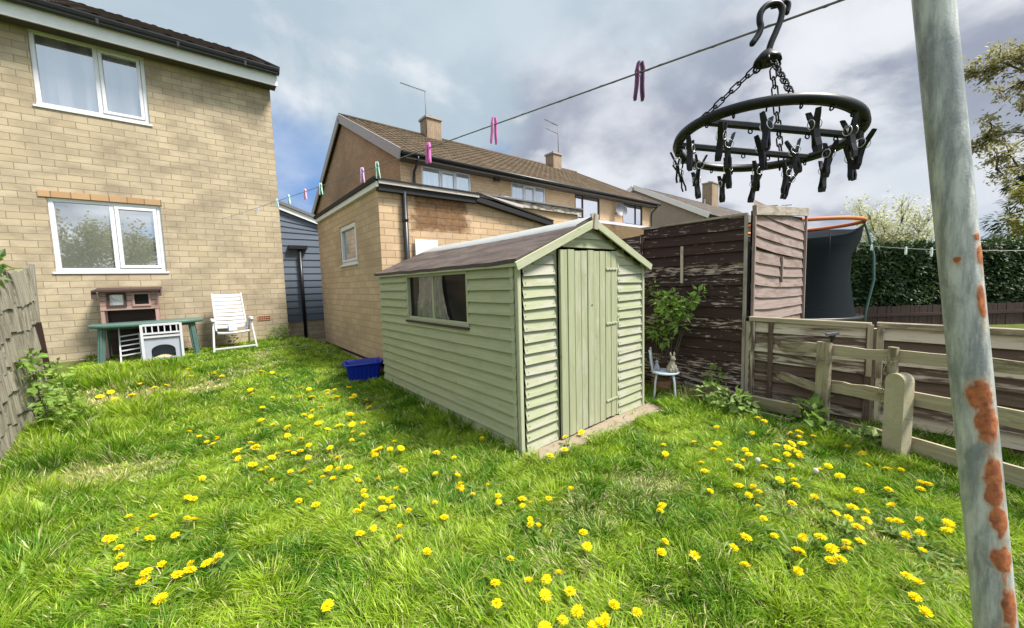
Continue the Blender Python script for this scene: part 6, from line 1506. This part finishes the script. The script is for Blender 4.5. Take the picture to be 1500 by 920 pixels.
# low leaf rosettes of the dandelions and other weeds: nobody could count them
DAND = [(-0.37,7.35),(-0.24,7.34),(-0.26,7.63),(0.08,7.41),(0.06,7.25),(0.14,7.06),(-0.75,7.24),(-0.59,7.0),(-0.53,6.99),(-1.03,7.15),(-1.12,7.05),(-0.95,6.8),(-0.91,6.7),(-0.81,6.86),(-0.77,6.42),(0.62,7.1),(0.76,7.0),(1.26,6.16),(1.02,6.04),(1.06,5.9),(0.43,6.32),(0.44,6.12),(0.61,5.83),(0.9,5.59),(1.03,5.56),(1.24,5.64),(1.35,5.66),(1.21,5.45),(0.95,4.97),(1.02,5.05),(0.77,4.78),(0.8,4.82),(0.87,4.81),(0.41,4.97),(0.51,4.78),(0.46,5.47),(0.63,4.55),(0.88,4.49),(0.88,4.18),(1.19,5.29),(1.28,5.32),(0.52,4.34),(0.56,4.27),(0.6,4.06),(-0.25,5.06),(-0.14,4.91),(-0.02,4.75),(-0.07,4.62),(-0.02,4.57),(0.05,4.61),(0.23,4.34),(0.11,4.21),(0.15,4.27),(0.17,4.09),(0.24,4.16),(0.27,4.15),(0.35,3.89),(0.44,3.92),(0.49,3.93),(0.52,3.83),(0.58,3.89),(0.67,3.86),(0.62,3.66),(0.73,3.48),(0.72,3.28),(1.04,4.26),(0.81,3.67),(0.2,3.79),(0.25,3.65),(0.28,3.63),(0.44,3.48),(0.55,3.39),(0.33,3.39),(0.55,3.14),(0.61,3.07),(0.68,3.07),(-0.14,3.86),(-0.23,3.53),(-0.17,3.48),(-0.49,3.49),(-0.36,3.38),(-0.23,3.15),(-0.18,3.1),(-0.41,3.23),(-0.39,3.12),(-0.24,3.03),(-0.53,3.28),(-0.55,3.21),(-0.49,3.1),(-0.46,2.96),(-0.46,2.88),(-0.29,2.79),(-0.24,2.6),(-0.19,2.59),(-0.35,2.67),(-0.33,2.69),(-0.36,2.66),(-0.27,2.49),(-0.11,2.58),(-0.08,2.62),(-0.06,2.58),(-0.02,2.61),(0.39,2.91),(0.49,2.78),(0.35,1.88),(0.33,1.81),(1.52,5.66),(1.48,5.26),(1.39,5.07),(1.48,5.09),(1.54,4.98),(1.51,4.64),(1.2,4.47),(1.16,4.2),(1.22,4.04),(1.13,3.76),(1.06,3.8),(0.99,3.7),(1.11,3.39),(1.14,3.33),(1.04,3.3),(1.06,3.21),(1.3,3.41),(1.23,3.34),(1.26,3.26),(0.84,3.44),(0.78,3.18),(0.8,3.16),(0.79,2.96),(0.8,2.73),(0.74,2.66),(0.76,2.55),(0.84,2.54),(0.85,2.47),(0.89,2.43),(0.94,2.52),(0.93,2.47),(1.01,2.59),(0.97,2.81),(1.14,2.86),(1.1,2.77),(0.81,2.39),(0.65,2.45),(0.73,2.3),(0.62,2.28),(0.84,2.15),(0.8,2.03),(0.95,2.25),(1.1,2.22),(1.08,2.08),(1.47,2.92),(1.57,2.75),(1.31,2.59),(1.38,2.46),(1.35,2.31),(1.38,2.28),(1.33,2.23),(1.37,2.17),(1.5,2.16),(1.48,2.02),(1.47,1.99),(1.59,1.9),(1.56,1.83),(1.63,1.8),(1.7,1.75),(1.5,1.73),(1.45,1.62),(1.45,1.59),(1.9,1.72),(1.63,1.39),(1.56,1.3),(2.06,3.06),(1.95,2.87),(2.55,2.35),(2.16,2.22),(2.32,2.17),(2.8,2.37),(0.85,1.86),(1.15,1.5),(1.01,1.43),(1.15,1.32),(1.16,1.25),(1.25,1.29),(1.27,1.23),(1.24,1.13),(1.23,1.07),(1.2,1.07),(0.93,1.31),(1.04,1.12),(1.11,1.07),(1.18,0.98),(1.2,0.96),(1.29,0.98),(1.33,0.97),(1.27,0.94),(3.82,1.51),(3.36,1.53),(3.02,1.65),(2.95,1.6),(3.95,1.25),(4.26,1.32),(4.2,1.27),(3.31,1.34),(3.44,1.36),(3.01,1.31),(2.9,1.25),(2.63,1.12),(3.14,1.16),(3.13,1.1),(3.47,1.15),(3.39,1.1),(3.24,1.08),(3.27,0.96),(3.43,0.93),(3.43,0.86),(3.74,1.01),(3.9,0.99),(3.79,0.96),(4.12,1.0),(4.15,0.97),(4.08,0.93),(3.99,0.88),(3.68,0.91),(3.78,0.9),(3.72,0.85),(3.71,0.82),(4.15,0.84),(4.39,0.79),(3.14,0.84),(3.13,0.75),(3.21,0.74),(2.84,0.98),(2.91,0.89),(2.75,0.92),(2.83,0.85),(2.66,0.79),(2.8,0.67),(3.06,0.6),(3.66,0.66),(3.45,0.63),(3.5,0.54),(4.05,0.6),(4.12,0.48),(3.82,0.48),(3.89,0.33),(3.9,0.27),(3.31,0.4),(3.48,0.3),(3.81,0.17),(3.77,0.13),(3.67,0.16),(2.89,0.51),(3.08,0.42),(3.1,0.39),(2.89,0.43),(2.92,0.37),(3.29,0.23),(3.22,0.11),(3.33,0.04),(3.21,0.01),(3.06,0.23),(3.03,0.2),(2.95,0.17),(3.02,0.11),(2.79,0.35),(2.72,0.34),(2.56,0.41),(2.6,0.37),(2.58,0.34),(2.53,0.51),(2.56,0.47),(2.42,0.64),(2.51,0.73),(2.24,0.76),(2.16,0.8),(2.33,0.52),(2.33,0.55),(2.22,0.48),(2.18,0.45),(2.38,0.4),(2.39,0.36),(2.84,0.11),(2.53,0.13),(2.52,0.1),(2.43,0.1),(2.33,0.09),(2.22,1.19),(2.12,1.19),(1.88,1.05),(1.82,1.01),(1.94,0.9),(2.02,0.65),(1.56,1.3),(1.64,1.4),(1.24,1.07),(1.33,0.97),(1.29,0.98),(1.27,0.93),(1.37,0.87),(1.19,0.97),(3.56,-0.22),(3.34,-0.22),(2.98,-0.21)]
wd = MB(); rg = random.Random(77)
def rosette(x, y, n_, L):
    z = gz(x, y) + .012
    for i in range(n_):
        a = rg.uniform(0, 6.28); e = rg.uniform(.15, .8); wd.leaf((x + rg.uniform(-.02, .02), y + rg.uniform(-.02, .02), z), (math.cos(a) * math.cos(e), math.sin(a) * math.cos(e), math.sin(e)), UP, L * rg.uniform(.6, 1.2), L * .26 * rg.uniform(.7, 1.2), rg.random(), 0, .35, .3)
for (x, y) in DAND: rosette(x + rg.uniform(-.05, .05), y + rg.uniform(-.05, .05), rg.randint(4, 8), .11)
for _ in range(260):
    x, y = rg.uniform(-1.4, 4.5), rg.uniform(-.6, 6.5)
    if (2.0 < x < 4.2 and 2.2 < y < 5.8) or x * fx_ + y * fy_ < 1.5 or (x > 2.1 and y > 2.3): continue
    rosette(x, y, rg.randint(3, 6), rg.uniform(.06, .11))
tag(wd.build('weeds', M['rosette']), kind='stuff')

def flower(seed):
    rg = random.Random(seed); b = MB(); up_ = .55 if seed == 3 else 0      # the last kind is only half open
    for ring, (n_, L, el, z) in enumerate(((22, .0215, .12, 0), (20, .018, .38, .002), (16, .013, .75, .004), (10, .008, 1.15, .006))):
        for i in range(n_):
            a = 2 * math.pi * (i + rg.uniform(-.3, .3)) / n_; e = min(1.5, el + up_ + rg.uniform(-.14, .16)); d = V(math.cos(a) * math.cos(e), math.sin(a) * math.cos(e), math.sin(e)); sd = V(-math.sin(a), math.cos(a), 0)
            l = L * rg.uniform(.85, 1.1); w_ = .0026; p0 = V(0, 0, z); b.face([p0 - sd * w_ * .5, p0 + sd * w_ * .5, p0 + d * l + sd * w_ * .6, p0 + d * l - sd * w_ * .6], None, rg.random())
    return b
def stalk(h, seed):
    rg = random.Random(seed); b = MB(); q = rg.uniform(-.02, .02); q2 = rg.uniform(-.02, .02); b.tube([(q, q2, 0), (q * .6, q2 * .7, h * .5), (0, 0, h)], .0022, 5); b.tube([(0, 0, h - .008), (0, 0, h - .002), (0, 0, h + .002)], [.003, .0065, .0055], 8); return b
AREAS = [('house', lambda x, y: y > 7.4, 'yellow dandelion on the far lawn near the garden chair and green table'),
         ('far', lambda x, y: y > 5.2 and x < 2.2, 'yellow dandelion on the far lawn between the shingle fence and the blue tub'),
         ('door', lambda x, y: x > 2.05 and x < 3.0 and y > 2.0, 'yellow dandelion at the corner of the shed by the concrete slab'),
         ('right', lambda x, y: x > 2.9 and y < 2.2, 'yellow dandelion in the drift before the low fence and concrete post'),
         ('fore', lambda x, y: x > 1.35 and y < 1.75, 'yellow dandelion in the near grass below the shed door'),
         ('leftnear', lambda x, y: x < .45, 'yellow dandelion in the loose group on the left side of the lawn'),
         ('drift', lambda x, y: True, 'yellow dandelion in the dense drift beside the windowed side of the shed')]
protos = []
for s_ in range(4):
    h = (.055, .07, .085, .065)[s_]; r0 = bpy.data.objects.new('dandelion', None); COL.objects.link(r0)
    stalk(h, s_).build('stem', M['dand_stem'], r0); f_ = flower(s_).build('flower_head', M['dand'], r0); f_.location = (0, 0, h)
    r0['_h'] = h; protos.append(r0)
used = [False] * 4; rg = random.Random(31); kept = []
for (x, y) in DAND:
    if any((x - a) ** 2 + (y - b_) ** 2 < .0004 for a, b_ in kept): continue
    if (2.06 < x < 4.05 and 2.46 < y): continue
    kept.append((x, y))
for (x, y) in kept[:292]:
    k_ = rg.randrange(4)
    for nm, fn, lab in AREAS:
        if fn(x, y): break
    r0 = protos[k_]
    if used[k_]: r0 = dup(r0)
    used[k_] = True
    d_ = x * fx_ + y * fy_; s_ = rg.uniform(.95, 1.5) * (1 + .5 * min(1, max(0, (d_ - 2.4) / 2.2)))
    tlt = rg.uniform(0, .6); ta_ = rg.uniform(0, 6.28)
    r0.location = (x, y, gz(x, y) - .004 + (.02 if d_ > 3.4 else .006)); r0.scale = (s_, s_, rg.uniform(.95, 1.25)); r0.rotation_euler = (tlt * math.cos(ta_), tlt * math.sin(ta_), rg.uniform(0, 6.28))
    tag(r0, lab, 'dandelion', 'dandelions ' + nm)
for r0 in protos:
    if '_h' in r0: del r0['_h']
for o in list(SC.objects):
    if o.name.startswith('dandelion') and '_h' in o: del o['_h']
for i, (x, y, lab) in enumerate(((3.21, .99, 'white dandelion seed head nearer the wide wooden fence post'), (3.33, .66, 'white dandelion seed head nearer the round topped concrete post'))):
    r0 = thing('dandelion_clock', lab, 'seed head', (x, y, gz(x, y))); stalk(.13, 5 + i).build('stem', M['dand_stem'], r0)
    b = MB(); rg = random.Random(i)
    for q in range(150):
        z = 1 - 2 * (q + .5) / 150; a = q * 2.39996; s_ = math.sqrt(1 - z * z); d = V(s_ * math.cos(a), s_ * math.sin(a), z); b.leaf(V(0, 0, .135) + d * .006, d, d.orthogonal(), .016, .0045, rg.random()); 
    b.ball((0, 0, .135), .017, 12, 8); b.build('seed_head', M['seedhead'], r0)
# dry grass stems by the metal chair
b = MB(); rg = random.Random(6)
for i in range(90):
    x, y = 4.55 + rg.gauss(0, .10), 2.12 + rg.gauss(0, .12); a = rg.uniform(0, 6.28); l = rg.uniform(.12, .3); b.tube([(x, y, 0), (x + .3 * l * math.cos(a), y + .3 * l * math.sin(a), l * .7), (x + .8 * l * math.cos(a), y + .8 * l * math.sin(a), l * .75)], [.002, .0018, .001], 4)
tag(b.build('dry_grass', M['leaf_grass']), kind='stuff')
